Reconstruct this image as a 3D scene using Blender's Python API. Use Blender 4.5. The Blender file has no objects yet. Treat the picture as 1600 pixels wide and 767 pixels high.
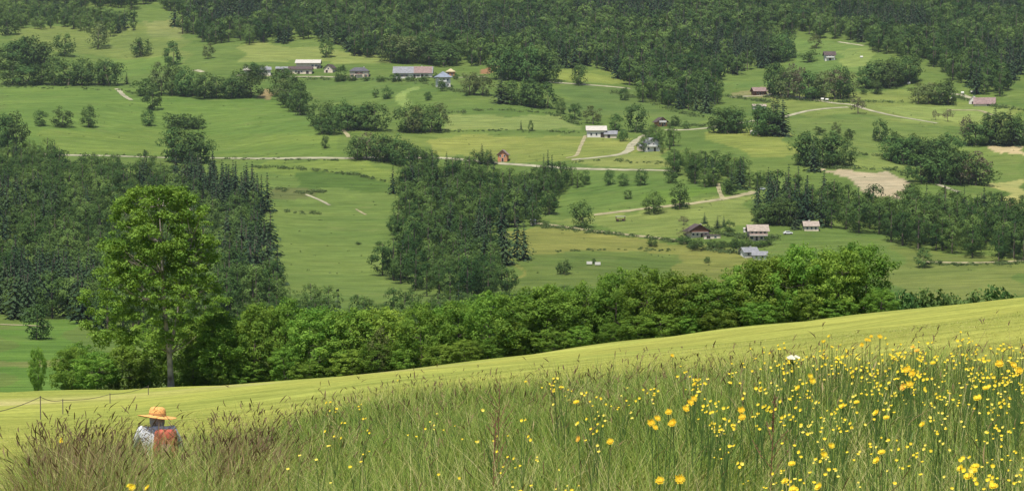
import bpy, bmesh, math, random
import numpy as np
from mathutils import Vector, Matrix

scene = bpy.context.scene
COL = scene.collection
R = math.radians
PI = math.pi

# ------------------------------------------------------------------ camera
# the camera stands at the origin, eye level z = 0; the meadow is 1.6 m below it
FPX, CXP, CYP, HORIZON = 2986.0, 800.0, 383.5, 230.0
PITCH = math.atan((CYP - HORIZON) / FPX)
cam_d = bpy.data.cameras.new('camera')
cam = bpy.data.objects.new('camera', cam_d); COL.objects.link(cam)
cam_d.sensor_width = 36.0
cam_d.lens = 36.0 * FPX / 1600.0
cam_d.clip_start, cam_d.clip_end = 0.1, 6000.0
cam.location = (0, 0, 0)
cam.rotation_euler = (PI / 2 - PITCH, 0, 0)
scene.camera = cam

# ------------------------------------------------------------------ light
SUN_DIR = Vector((-0.16, -0.36, 0.95)).normalized()       # towards the sun: high, from the left
world = bpy.data.worlds.new('World'); scene.world = world
world.use_nodes = True
nt = world.node_tree
sky = nt.nodes.new('ShaderNodeTexSky'); sky.sky_type = 'NISHITA'; sky.sun_disc = False
sky.sun_elevation = math.asin(SUN_DIR.z)
sky.sun_rotation = math.atan2(SUN_DIR.x, SUN_DIR.y)
bg = nt.nodes['Background']; bg.inputs['Strength'].default_value = 0.085
nt.links.new(sky.outputs['Color'], bg.inputs['Color'])
sun_d = bpy.data.lights.new('sun', 'SUN'); sun_d.energy = 4.2; sun_d.angle = R(0.5); sun_d.color = (1.0, 0.955, 0.87)
sun = bpy.data.objects.new('sun', sun_d); COL.objects.link(sun)
sun.rotation_euler = SUN_DIR.to_track_quat('Z', 'Y').to_euler()
sun.location = SUN_DIR * 200
scene.view_settings.view_transform = 'Standard'
scene.view_settings.look = 'None'
scene.view_settings.exposure = 0.75
scene.view_settings.gamma = 1.0
scene.view_settings.use_curve_mapping = False
scene.render.engine = 'CYCLES'
cy = scene.cycles
cy.max_bounces = 5; cy.diffuse_bounces = 3; cy.transmission_bounces = 3; cy.glossy_bounces = 2; cy.transparent_max_bounces = 4
cy.volume_bounces = 0
cy.use_denoising = True

# ------------------------------------------------------------------ small helpers
rng = np.random.default_rng(11)
rnd = random.Random(5)

def lin(c):
    c = np.asarray(c, float) / 255.0
    return np.where(c <= 0.04045, c / 12.92, ((c + 0.055) / 1.055) ** 2.4)

KA = 2.1                                                   # sunlit radiance of a white surface: photo colour / KA = base colour
def alb(r, g, b):
    return np.clip(lin((r, g, b)) / KA, 0, 0.9)

def tag(o, label=None, cat=None, group=None, kind=None):
    if label: o['label'] = label
    if cat: o['category'] = cat
    if group: o['group'] = group
    if kind: o['kind'] = kind
    return o

def empty(name, loc=(0, 0, 0), rz=0.0, label=None, cat=None, group=None):
    o = bpy.data.objects.new(name, None); COL.objects.link(o)
    o.empty_display_size = 0.2
    o.location = loc; o.rotation_euler = (0, 0, rz)
    return tag(o, label, cat, group)

def link(name, me, parent=None):
    o = bpy.data.objects.new(name, me); COL.objects.link(o)
    if parent is not None: o.parent = parent
    return o

def np_mesh(name, V, Q, mats, face_mat=None, tint=None, smooth=False, colors=None):
    """V (n,3), Q (m,4) quads or (m,3) triangles -> mesh"""
    V = np.ascontiguousarray(V, np.float32); Q = np.ascontiguousarray(Q, np.int32)
    me = bpy.data.meshes.new(name)
    k = Q.shape[1]
    me.vertices.add(len(V)); me.vertices.foreach_set('co', V.ravel())
    me.loops.add(Q.size); me.loops.foreach_set('vertex_index', Q.ravel())
    me.polygons.add(len(Q)); me.polygons.foreach_set('loop_start', np.arange(0, Q.size, k, dtype=np.int32))
    for m in mats: me.materials.append(m)
    if face_mat is not None: me.polygons.foreach_set('material_index', np.ascontiguousarray(face_mat, np.int32))
    me.polygons.foreach_set('use_smooth', np.full(len(Q), smooth, bool))
    if tint is not None:
        a = me.attributes.new('tint', 'FLOAT', 'FACE'); a.data.foreach_set('value', np.ascontiguousarray(tint, np.float32))
    if colors is not None:
        a = me.attributes.new('Col', 'FLOAT_COLOR', 'POINT'); a.data.foreach_set('color', np.ascontiguousarray(colors, np.float32).ravel())
    me.update(calc_edges=True)
    return me

class Acc:
    """collects quad arrays into one mesh"""
    def __init__(s): s.V, s.Q, s.T, s.M, s.n = [], [], [], [], 0
    def add(s, V, Q, t=0.5, m=0):
        V = np.asarray(V, float); Q = np.asarray(Q, int)
        s.V.append(V); s.Q.append(Q + s.n); s.n += len(V)
        s.T.append(np.broadcast_to(np.asarray(t, float), (len(Q),)).copy()); s.M.append(np.full(len(Q), m, int))
    def arrays(s): return np.concatenate(s.V), np.concatenate(s.Q), np.concatenate(s.T), np.concatenate(s.M)
    def mesh(s, name, mats, smooth=False):
        V, Q, T, M = s.arrays(); return np_mesh(name, V, Q, mats, M, T, smooth)

def tube(acc, pts, rad, n=6, t=0.5, m=0):
    pts = np.asarray(pts, float); rad = np.broadcast_to(np.asarray(rad, float), (len(pts),))
    tan = np.gradient(pts, axis=0); tan /= np.linalg.norm(tan, axis=1)[:, None] + 1e-9
    ref = np.array([1., 0, 0]) if abs(tan[0][0]) < .8 else np.array([0, 1., 0])
    a = np.cross(tan, ref); a /= np.linalg.norm(a, axis=1)[:, None] + 1e-9
    b = np.cross(tan, a)
    ang = np.linspace(0, 2 * PI, n, endpoint=False)
    V = pts[:, None, :] + rad[:, None, None] * (np.cos(ang)[None, :, None] * a[:, None, :] + np.sin(ang)[None, :, None] * b[:, None, :])
    V = V.reshape(-1, 3); Q = []
    for i in range(len(pts) - 1):
        for j in range(n):
            k = (j + 1) % n
            Q.append((i * n + j, i * n + k, (i + 1) * n + k, (i + 1) * n + j))
    acc.add(V, Q, t, m)

def box(acc, x0, x1, y0, y1, z0, z1, m=0):
    V = [(x0, y0, z0), (x1, y0, z0), (x1, y1, z0), (x0, y1, z0), (x0, y0, z1), (x1, y0, z1), (x1, y1, z1), (x0, y1, z1)]
    acc.add(V, [(0, 3, 2, 1), (4, 5, 6, 7), (0, 1, 5, 4), (1, 2, 6, 5), (2, 3, 7, 6), (3, 0, 4, 7)], .5, m)

# ------------------------------------------------------------------ materials
def new_mat(name):
    m = bpy.data.materials.new(name); m.use_nodes = True
    return m, m.node_tree, m.node_tree.nodes['Principled BSDF']

def N(nt, kind, **kw):
    n = nt.nodes.new('ShaderNode' + kind)
    for k, v in kw.items(): setattr(n, k, v)
    return n

def ramp(nt, fac, stops):
    r = N(nt, 'ValToRGB'); el = r.color_ramp.elements
    while len(el) < len(stops): el.new(0.5)
    for e, (p, c) in zip(el, stops): e.position = p; e.color = (*c[:3], 1)
    nt.links.new(fac, r.inputs['Fac']); return r.outputs['Color']

def mixc(nt, fac, a, b, mode='MIX'):
    m = N(nt, 'Mix'); m.data_type = 'RGBA'; m.blend_type = mode
    for i, v in ((0, fac), (6, a), (7, b)):
        if hasattr(v, 'is_output'): nt.links.new(v, m.inputs[i])
        elif i == 0: m.inputs[0].default_value = v
        else: m.inputs[i].default_value = (*v[:3], 1)
    return m.outputs[2]

def leaf_mat(name, dark, light, transl=0.3, var=0.25, rough=0.7, spec=0.08, ob=True):
    m, nt, p = new_mat(name)
    at = N(nt, 'Attribute', attribute_name='tint')
    c = ramp(nt, at.outputs['Fac'], [(0, dark), (1, light)])
    if ob:
        oi = N(nt, 'ObjectInfo')
        hs = N(nt, 'HueSaturation')
        mr = N(nt, 'MapRange'); mr.inputs['To Min'].default_value = 1 - var; mr.inputs['To Max'].default_value = 1 + var
        nt.links.new(oi.outputs['Random'], mr.inputs['Value']); nt.links.new(mr.outputs['Result'], hs.inputs['Value'])
        ma = N(nt, 'Math', operation='MULTIPLY'); ma.inputs[1].default_value = 7.31
        fr = N(nt, 'Math', operation='FRACT')
        nt.links.new(oi.outputs['Random'], ma.inputs[0]); nt.links.new(ma.outputs[0], fr.inputs[0])
        mr2 = N(nt, 'MapRange'); mr2.inputs['To Min'].default_value = 0.485; mr2.inputs['To Max'].default_value = 0.515
        nt.links.new(fr.outputs[0], mr2.inputs['Value']); nt.links.new(mr2.outputs['Result'], hs.inputs['Hue'])
        nt.links.new(c, hs.inputs['Color']); c = hs.outputs['Color']
    nt.links.new(c, p.inputs['Base Color'])
    p.inputs['Roughness'].default_value = rough; p.inputs['Specular IOR Level'].default_value = spec
    tr = N(nt, 'BsdfTranslucent')
    tc = mixc(nt, 1.0, c, (1.25, 1.15, 0.55), 'MULTIPLY'); nt.links.new(tc, tr.inputs['Color'])
    mx = N(nt, 'MixShader'); mx.inputs[0].default_value = transl
    nt.links.new(p.outputs[0], mx.inputs[1]); nt.links.new(tr.outputs[0], mx.inputs[2])
    nt.links.new(mx.outputs[0], nt.nodes['Material Output'].inputs['Surface'])
    return m

def plain(name, col, rough=0.8, var=0.2, scale=1.2, spec=0.2, col2=None):
    """a worn painted / timber / stone surface: base colour broken up by two noises"""
    m, nt, p = new_mat(name)
    tc = N(nt, 'TexCoord')
    n1 = N(nt, 'TexNoise'); n1.inputs['Scale'].default_value = scale; n1.inputs['Detail'].default_value = 6
    nt.links.new(tc.outputs['Object'], n1.inputs['Vector'])
    c = np.asarray(col[:3], float); d = np.asarray(col2 if col2 is not None else c * (1 - var), float)
    cc = ramp(nt, n1.outputs['Fac'], [(0.3, d), (0.65, np.clip(c * (1 + var * .3), 0, 1))])
    nt.links.new(cc, p.inputs['Base Color'])
    p.inputs['Roughness'].default_value = rough; p.inputs['Specular IOR Level'].default_value = spec
    return m

M = {}
M['bark'] = plain('bark', (.13, .105, .08), .9, .5, 3.0)
M['pale_bark'] = plain('pale_bark', (.30, .27, .22), .9, .6, 1.6, col2=(.08, .065, .05))
M['leaf_near'] = leaf_mat('leaf_near', (.066, .145, .020), (.220, .335, .052), .38, .22)
M['leaf_big'] = leaf_mat('leaf_big', (.070, .148, .020), (.215, .330, .056), .36, .0, ob=False)
M['leaf_far'] = leaf_mat('leaf_far', (.040, .082, .020), (.098, .160, .040), .25, .28)
M['leaf_olive'] = leaf_mat('leaf_olive', (.080, .105, .034), (.150, .185, .060), .25, .2)
M['leaf_maroon'] = leaf_mat('leaf_maroon', (.075, .062, .040), (.130, .115, .070), .2, .2)
M['needle'] = leaf_mat('needle', (.024, .046, .022), (.056, .086, .034), .1, .25)
M['wood_leaf'] = leaf_mat('wood_leaf', (.022, .060, .013), (.140, .215, .050), .25, 0, ob=False)
M['wood_needle'] = leaf_mat('wood_needle', (.016, .038, .016), (.052, .084, .032), .1, 0, ob=False)

# ------------------------------------------------------------------ terrain
def softplus(v, k): return np.logaddexp(0, v / k) * k
def sstep(a, b, v):
    t = np.clip((v - a) / (b - a), 0, 1); return t * t * (3 - 2 * t)

_hy = np.array([-300, 300, 470, 600, 720, 850, 1000, 1150, 1320, 1500, 1800, 2300, 3600.])
_hz = np.array([-43, -43, -43.2, -42, -26, -6.5, 17, 42, 76, 116, 190, 330, 700.])
_gy = np.arange(-300, 3600, 5.0)
_gz = np.interp(_gy, _hy, _hz)
_k = np.hanning(25); _k /= _k.sum()
_gz = np.convolve(np.pad(_gz, 12, mode='edge'), _k, mode='valid')

def field_edge(x): return 130 - 0.3 * np.clip(x, -70, 100)

def height(x, y):
    x = np.asarray(x, float); y = np.asarray(y, float)
    xs = -22 + softplus(x + 22, 5.0)
    near = -1.6 + 0.1233 * xs - 0.0962 * y - 0.15 * softplus(y - field_edge(x), 3.0)
    near = near + 0.10 * np.sin(x * .21 + y * .10) * sstep(25, 60, y) + 0.05 * np.sin(x * .55 - y * .33 + 1)
    w = sstep(480, 760, y)
    far = np.interp(y, _gy, _gz)
    far = far + w * (2.6 * np.sin(x / 61 + y / 140 + .6) + 1.8 * np.sin(x / 33 - y / 85 + 2.1) + 1.0 * np.sin(x / 17 + y / 47)) + 0.5 * np.sin(x / 24 + y / 31) * sstep(300, 450, y)
    k = 3.0
    return np.logaddexp(near / k, far / k) * k

def ray(px, py):
    a = (px - CXP) / FPX; b = (CYP - py) / FPX
    c, s = math.cos(PITCH), math.sin(PITCH)
    dy = c + b * s; dz = -s + b * c
    return a / dy, dz / dy                      # per metre of y

_marchn = np.concatenate([np.linspace(2, 160, 1600), np.linspace(160.5, 2600, 3200)])
def hit(px, py, off=0.0, y0=2.0, y1=2600.0):
    """the first point of the ground (raised by off) along the sight line of a photo pixel"""
    u, t = ray(px, py)
    ys = _marchn[(_marchn >= y0) & (_marchn <= y1)]
    d = t * ys - (height(u * ys, ys) + off)
    i = np.argmax(d <= 0)
    if d[i] > 0: i = len(ys) - 1
    if i == 0: y = ys[0]
    else: y = ys[i - 1] + (ys[i] - ys[i - 1]) * d[i - 1] / (d[i - 1] - d[i] + 1e-9)
    return np.array([u * y, y, float(height(u * y, y))])
def far_hit(px, py): return hit(px, py, 0, 320.0)
def mpp(y): return y / FPX                       # metres per photo pixel

def to_px(x, y, z):
    c, s = math.cos(PITCH), math.sin(PITCH)
    dep = y * c - z * s; v = y * s + z * c
    return CXP + FPX * x / dep, CYP - FPX * v / dep

def inside(poly, x, y):
    poly = np.asarray(poly); r = np.zeros(x.shape, bool); j = len(poly) - 1
    for i in range(len(poly)):
        xi, yi = poly[i]; xj, yj = poly[j]
        c = ((yi > y) != (yj > y)) & (x < (xj - xi) * (y - yi) / (yj - yi + 1e-12) + xi)
        r ^= c; j = i
    return r

def densify(poly, step=25):
    out = []
    for (a, b), (c, d) in zip(poly, poly[1:] + poly[:1]):
        n = max(1, int(math.hypot(c - a, d - b) / step))
        for i in range(n): out.append((a + (c - a) * i / n, b + (d - b) * i / n))
    return out
def ground_poly(poly):
    return np.array([far_hit(a, b)[:2] for a, b in densify(poly)])

# fields: outlines on the far slope with their grass / soil colours
FIELDS = [
    # big meadows (sunlit grass)
    ([(0, 130), (190, 140), (430, 150), (500, 200), (540, 246), (110, 243), (0, 235)], (109, 148, 70)),
    ([(60, 205), (240, 205), (520, 212), (540, 246), (110, 243), (60, 230)], (117, 152, 72)),
    ([(400, 250), (540, 252), (640, 268), (620, 310), (600, 380), (640, 470), (430, 460), (420, 300)], (113, 147, 74)),
    ([(400, 250), (540, 252), (640, 268), (620, 290), (520, 275), (400, 268)], (124, 156, 75)),
    ([(470, 265), (560, 272), (620, 288), (600, 300), (520, 298), (450, 292)], (92, 128, 60)),
    ([(430, 290), (480, 295), (500, 308), (440, 312)], (112, 124, 72)),
    ([(30, 45), (270, 35), (300, 90), (300, 100), (200, 118), (160, 90), (20, 70)], (122, 150, 78)),
    ([(215, 35), (290, 30), (290, 62), (240, 55)], (146, 156, 92)),
    ([(380, 65), (590, 85), (620, 100), (540, 100), (440, 95), (380, 100)], (146, 160, 88)),
    ([(160, 92), (290, 90), (300, 100), (200, 122), (190, 118)], (112, 150, 72)),
    ([(420, 120), (620, 122), (640, 150), (600, 165), (470, 150), (430, 140)], (104, 140, 70)),
    ([(640, 125), (720, 140), (880, 175), (910, 205), (690, 180), (630, 160)], (106, 142, 70)),
    ([(680, 182), (870, 180), (910, 203), (690, 205)], (146, 162, 92)),
    ([(540, 206), (690, 204), (800, 205), (900, 214), (700, 225), (640, 235)], (114, 146, 72)),
    ([(660, 220), (760, 210), (900, 215), (1000, 215), (985, 240), (890, 252), (700, 246)], (140, 164, 84)),
    ([(890, 252), (985, 240), (1040, 230), (1040, 262), (900, 262)], (146, 158, 86)),
    ([(880, 130), (985, 138), (1020, 170), (1100, 180), (1080, 200), (1000, 180), (880, 175)], (104, 138, 72)),
    ([(870, 108), (960, 108), (990, 132), (870, 128)], (134, 162, 80)),
    ([(890, 268), (1050, 272), (1130, 300), (1040, 318), (920, 335), (860, 335)], (106, 143, 70)),
    ([(1000, 300), (1120, 292), (1150, 302), (1010, 322)], (110, 150, 66)),
    ([(920, 338), (1180, 306), (1180, 350), (1070, 370), (850, 348)], (140, 156, 84)),
    ([(795, 360), (850, 352), (1060, 378), (1180, 395), (1180, 440), (790, 440), (800, 395)], (142, 148, 78)),
    ([(812, 396), (1045, 392), (1068, 415), (1060, 450), (790, 450)], (108, 138, 68)),
    ([(1090, 205), (1225, 195), (1240, 245), (1180, 245)], (140, 164, 82)),
    ([(1110, 135), (1230, 120), (1240, 100), (1230, 60), (1180, 50), (1370, 75), (1350, 110), (1190, 140)], (108, 146, 74)),
    ([(1300, 80), (1365, 75), (1365, 105), (1320, 105)], (142, 162, 88)),
    ([(1200, 150), (1400, 140), (1600, 175), (1560, 205), (1420, 195), (1200, 175)], (130, 158, 82)),
    ([(1370, 165), (1560, 168), (1590, 185), (1560, 195), (1420, 190)], (150, 168, 92)),
    ([(1230, 185), (1340, 178), (1480, 200), (1500, 225), (1330, 240), (1230, 205)], (116, 148, 76)),
    ([(1290, 245), (1600, 225), (1600, 285), (1440, 290), (1300, 262)], (118, 150, 76)),
    ([(1330, 245), (1390, 240), (1440, 262), (1320, 262)], (140, 158, 84)),
    ([(1540, 228), (1600, 228), (1600, 243), (1572, 242)], (214, 198, 150)),
    ([(1540, 284), (1600, 281), (1600, 330), (1578, 330), (1570, 300)], (186, 186, 116)),
    ([(1280, 266), (1400, 268), (1418, 290), (1412, 312), (1380, 305), (1330, 290)], (204, 190, 156)),
    ([(1400, 385), (1600, 405), (1600, 470), (1390, 470)], (116, 142, 72)),
    ([(1400, 420), (1600, 415), (1600, 470), (1390, 470)], (128, 152, 80)),
    ([(752, 103), (776, 103), (776, 116), (752, 116)], (176, 136, 98)),
    ([(405, 138), (432, 140), (428, 158), (410, 152)], (166, 150, 104)),
    ([(640, 135), (655, 137), (622, 172), (608, 166)], (150, 172, 96)),
    ([(0, 500), (120, 500), (120, 620), (0, 620)], (104, 150, 66)),
    ([(0, 560), (120, 560), (120, 573), (0, 573)], (140, 150, 84)),
    ([(1180, 135), (1230, 140), (1225, 152), (1140, 155)], (150, 150, 100)),
]
BASE_FAR = (108, 142, 70)

# ground sheet: rows and columns fan out over the whole valley
APEX = -100.0
rr = [58.0]
while rr[-1] < 2250: rr.append(rr[-1] * 1.0042)
rr = np.array(rr); aa = np.linspace(R(-31), R(31), 860)
RR, AA = np.meshgrid(rr, aa, indexing='ij')
GX = RR * np.sin(AA); GY = APEX + RR * np.cos(AA); GZ = height(GX, GY)
V = np.stack([GX, GY, GZ], -1).reshape(-1, 3)
nr, na = RR.shape
ii = (np.arange(nr - 1)[:, None] * na + np.arange(na - 1)[None, :]).ravel()
Q = np.stack([ii, ii + 1, ii + na + 1, ii + na], -1)
gx, gy = V[:, 0], V[:, 1]
WARM = np.array([1.13, .95, .93])
wx_ = gx + 3.2 * np.sin(gy / 9.0 + gx / 31) + 1.6 * np.sin(gx / 5.3 + gy / 17); wy_ = gy + 4.0 * np.sin(gx / 8.0 + 1.3) + 2.0 * np.sin(gx / 3.1 - gy / 23)
C = np.ones((len(V), 4)); C[:, :3] = alb(*BASE_FAR) * WARM
for poly, col in FIELDS:
    gp = ground_poly(poly)
    lo = gp.min(0); hi = gp.max(0)
    sel = np.where((gx > lo[0]) & (gx < hi[0]) & (gy > lo[1]) & (gy < hi[1]))[0]
    ins = sel[inside(gp, wx_[sel], wy_[sel])]
    C[ins, :3] = alb(*col) * (WARM if col[1] - col[0] > 22 else np.array([.99, 1.0, .96]) if col[1] >= col[0] else np.ones(3))
# the mown hay field in front, its far brow, and the soil under the uncut grass
wn = 1 - sstep(-2.5, 1.5, gy - field_edge(gx))
mown = alb(207, 214, 106)
C[:, :3] = C[:, :3] * (1 - wn[:, None]) + mown[None] * wn[:, None]
# a paler worn strip of the track on the left of the hay field
def blob(cx, cy, sx, sy): return np.exp(-((gx - cx) / sx) ** 2 - ((gy - cy) / sy) ** 2)
wt = np.clip(blob(-36, 112, 13, 4.5) + .6 * blob(-14, 118, 14, 2.5), 0, 1) * wn
C[:, :3] = C[:, :3] * (1 - .7 * wt[:, None]) + alb(226, 214, 160)[None] * .7 * wt[:, None]

# outline of the uncut tall grass: photo pixel -> distance of its far edge
EDGE_PX = np.array([-400, -60, 15, 60, 130, 200, 300, 400, 500, 600, 700, 800, 1000, 1200, 1400, 1600, 2000.])
EDGE_D = np.array([12, 14, 18, 27, 27, 25, 23.5, 26.5, 34, 37, 38, 35.5, 35, 31, 24.5, 21, 17.])
def grass_edge(x, y): return np.interp(CXP + FPX * x / np.maximum(y, .5), EDGE_PX, EDGE_D)
def grass_left(y): return -0.262 * y + 0.45 * np.sin(y * .9)
wg = (1 - sstep(-1.2, .4, gy - grass_edge(gx, gy))) * sstep(-.6, .3, gx - grass_left(gy))
wg = np.where(gy < 2, 1, wg)
C[:, :3] = C[:, :3] * (1 - wg[:, None]) + alb(78, 92, 44)[None] * wg[:, None]

m, nt, p = new_mat('grass_ground')
geo = N(nt, 'NewGeometry')
at = N(nt, 'Attribute', attribute_name='Col')
def noise(scale, vec=(1, 1, 1), detail=5, rough=.6):
    mp = N(nt, 'Mapping'); mp.inputs['Scale'].default_value = vec
    nt.links.new(geo.outputs['Position'], mp.inputs['Vector'])
    n = N(nt, 'TexNoise'); n.inputs['Scale'].default_value = scale; n.inputs['Detail'].default_value = detail; n.inputs['Roughness'].default_value = rough
    nt.links.new(mp.outputs['Vector'], n.inputs['Vector']); return n.outputs['Fac']
c = at.outputs['Color']
g1 = ramp(nt, noise(0.035, (.45, 1, 1)), [(.3, (.76, .84, .80)), (.72, (1.24, 1.14, 1.12))])
g2 = ramp(nt, noise(0.22, (.5, 1, 1), 7, .7), [(.3, (.78, .80, .78)), (.7, (1.20, 1.17, 1.20))])
g3 = ramp(nt, noise(0.55, (.10, 1, 1), 4, .6), [(.33, (.77, .78, .75)), (.67, (1.22, 1.20, 1.22))])
g4 = ramp(nt, noise(3.0, (1, 1, 1), 6, .75), [(.3, (.68, .70, .64)), (.7, (1.30, 1.26, 1.30))])
for g in (g1, g2, g3, g4): c = mixc(nt, 1.0, c, g, 'MULTIPLY')
dry = ramp(nt, noise(0.10, (.5, 1, 1), 6, .7), [(.56, (0, 0, 0)), (.72, (1, 1, 1))])
c = mixc(nt, mixc(nt, 1.0, dry, (.35, .35, .35), 'MULTIPLY'), c, alb(150, 150, 92))
nt.links.new(c, p.inputs['Base Color'])
p.inputs['Roughness'].default_value = .95; p.inputs['Specular IOR Level'].default_value = .05
bp = N(nt, 'Bump'); bp.inputs['Strength'].default_value = .9; bp.inputs['Distance'].default_value = .25
nt.links.new(noise(2.2, (1, 1, 1), 8, .75), bp.inputs['Height']); nt.links.new(bp.outputs['Normal'], p.inputs['Normal'])
M['ground'] = m
g_o = link('ground', np_mesh('ground', V, Q, [M['ground']], smooth=True, colors=C)); tag(g_o, kind='structure')

# ------------------------------------------------------------------ roads and tracks (draped strips)
M['gravel'] = plain('gravel', alb(198, 192, 158), .95, .35, .25)
M['asphalt'] = plain('pale_asphalt', alb(196, 194, 178), .9, .25, .2)
M['track'] = plain('dirt_track', alb(190, 180, 136), .95, .35, .3)

def strip(name, pix, width, mat, rough_edge=.15):
    P = np.array([far_hit(a, b)[:2] for a, b in pix])
    seg = np.r_[0, np.cumsum(np.linalg.norm(np.diff(P, axis=0), axis=1))]
    n = max(6, int(seg[-1] / 2.5)); s = np.linspace(0, seg[-1], n)
    # smooth the bends
    X = np.interp(s, seg, P[:, 0]); Y = np.interp(s, seg, P[:, 1])
    k = np.hanning(9); k /= k.sum()
    X = np.convolve(np.pad(X, 4, mode='reflect', reflect_type='odd'), k, 'valid'); Y = np.convolve(np.pad(Y, 4, mode='reflect', reflect_type='odd'), k, 'valid')
    T = np.stack([np.gradient(X), np.gradient(Y)], -1); T /= np.linalg.norm(T, axis=1)[:, None] + 1e-9
    Nn = np.stack([-T[:, 1], T[:, 0]], -1)
    cols = []
    for q in (-1, -.5, 0, .5, 1):
        w = width * .43 * q * (1 + rough_edge * rng.standard_normal(n) * abs(q))
        x = X + Nn[:, 0] * w; y = Y + Nn[:, 1] * w
        cols.append(np.stack([x, y, height(x, y) + .16 - .05 * abs(q)], -1))
    Vv = np.stack(cols, 1).reshape(-1, 3)
    i = (np.arange(n - 1)[:, None] * 5 + np.arange(4)[None, :]).ravel()
    o = link(name, np_mesh(name, Vv, np.stack([i, i + 1, i + 6, i + 5], -1), [mat], smooth=True)); tag(o, kind='structure'); return o

strip('road', [(60, 241), (110, 243), (200, 245), (340, 247), (440, 248), (540, 248), (640, 247), (700, 247), (745, 252), (820, 258), (900, 264), (980, 266), (1060, 268)], 4.4, M['gravel'], .08)
strip('road', [(893, 250), (930, 247), (965, 243), (983, 237), (985, 228), (996, 219), (1010, 211)], 4.5, M['gravel'], .09)
strip('road', [(1040, 203), (1072, 204), (1110, 200), (1135, 196), (1170, 190), (1228, 182), (1258, 174), (1290, 170), (1325, 168)], 4.1, M['gravel'], .09)
strip('road', [(1180, 146), (1230, 150), (1283, 158), (1310, 163), (1330, 163), (1352, 171), (1380, 178), (1410, 184), (1465, 193)], 4.1, M['gravel'], .09)
strip('path', [(1480, 172), (1530, 172), (1550, 180)], 2.5, M['track'])
strip('road', [(780, 122), (830, 125), (870, 130), (930, 134), (985, 139)], 4.1, M['gravel'], .09)
strip('road', [(928, 336), (960, 332), (1000, 327), (1060, 321), (1110, 315), (1150, 308), (1182, 300)], 4.0, M['track'])
strip('path', [(1122, 287), (1124, 300), (1130, 312)], 2.0, M['track'])
strip('road', [(835, 349), (870, 353), (920, 360), (980, 367), (1060, 376), (1075, 380)], 3.6, M['track'])
strip('path', [(478, 304), (498, 312), (516, 321)], 1.6, M['gravel'])
strip('path', [(556, 327), (572, 336)], 1.2, M['track'])
strip('path', [(183, 139), (193, 150), (205, 157)], 3.0, M['gravel'])
strip('path', [(305, 110), (318, 113)], 4.0, M['gravel'])
strip('path', [(530, 196), (545, 215)], 2.2, M['track'])
strip('path', [(1440, 409), (1500, 411), (1560, 410), (1600, 407), (1640, 404)], 3.0, M['track'])
strip('road', [(1452, 284), (1470, 290), (1500, 301)], 3.2, M['gravel'], .09)
strip('path', [(0, 507), (30, 508), (75, 510)], 2.6, M['track'])
strip('path', [(884, 247), (900, 246), (915, 212)], 2.0, M['track'])
strip('path', [(620, 118), (660, 121), (700, 122), (760, 120)], 3.0, M['gravel'])
strip('path', [(370, 118), (430, 119), (500, 120), (560, 121)], 3.0, M['gravel'])
strip('path', [(1140, 152), (1185, 150), (1225, 149)], 5.0, M['gravel'])
strip('path', [(1455, 147), (1500, 147), (1525, 158)], 4.0, M['gravel'])
strip('path', [(1310, 66), (1330, 69), (1350, 72)], 3.0, M['gravel'])

# ------------------------------------------------------------------ trees
def unit(n, r=rng):
    v = r.standard_normal((n, 3)); return v / np.linalg.norm(v, axis=1)[:, None]

def diamonds(acc, P, Nn, size, t, m=0, aspect=.62, r=rng):
    n = len(P)
    a = np.cross(Nn, unit(n, r)); a /= np.linalg.norm(a, axis=1)[:, None] + 1e-9
    b = np.cross(Nn, a); b /= np.linalg.norm(b, axis=1)[:, None] + 1e-9
    s = np.broadcast_to(np.asarray(size, float), (n,))[:, None] * r.uniform(.7, 1.3, (n, 1))
    fold = Nn * s * .12
    Vv = np.stack([P - a * s * .5 - fold, P - b * s * .5 * aspect, P + a * s * .5 - fold, P + b * s * .5 * aspect], 1).reshape(-1, 3)
    acc.add(Vv, np.arange(4 * n).reshape(-1, 4), t, m)

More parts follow.
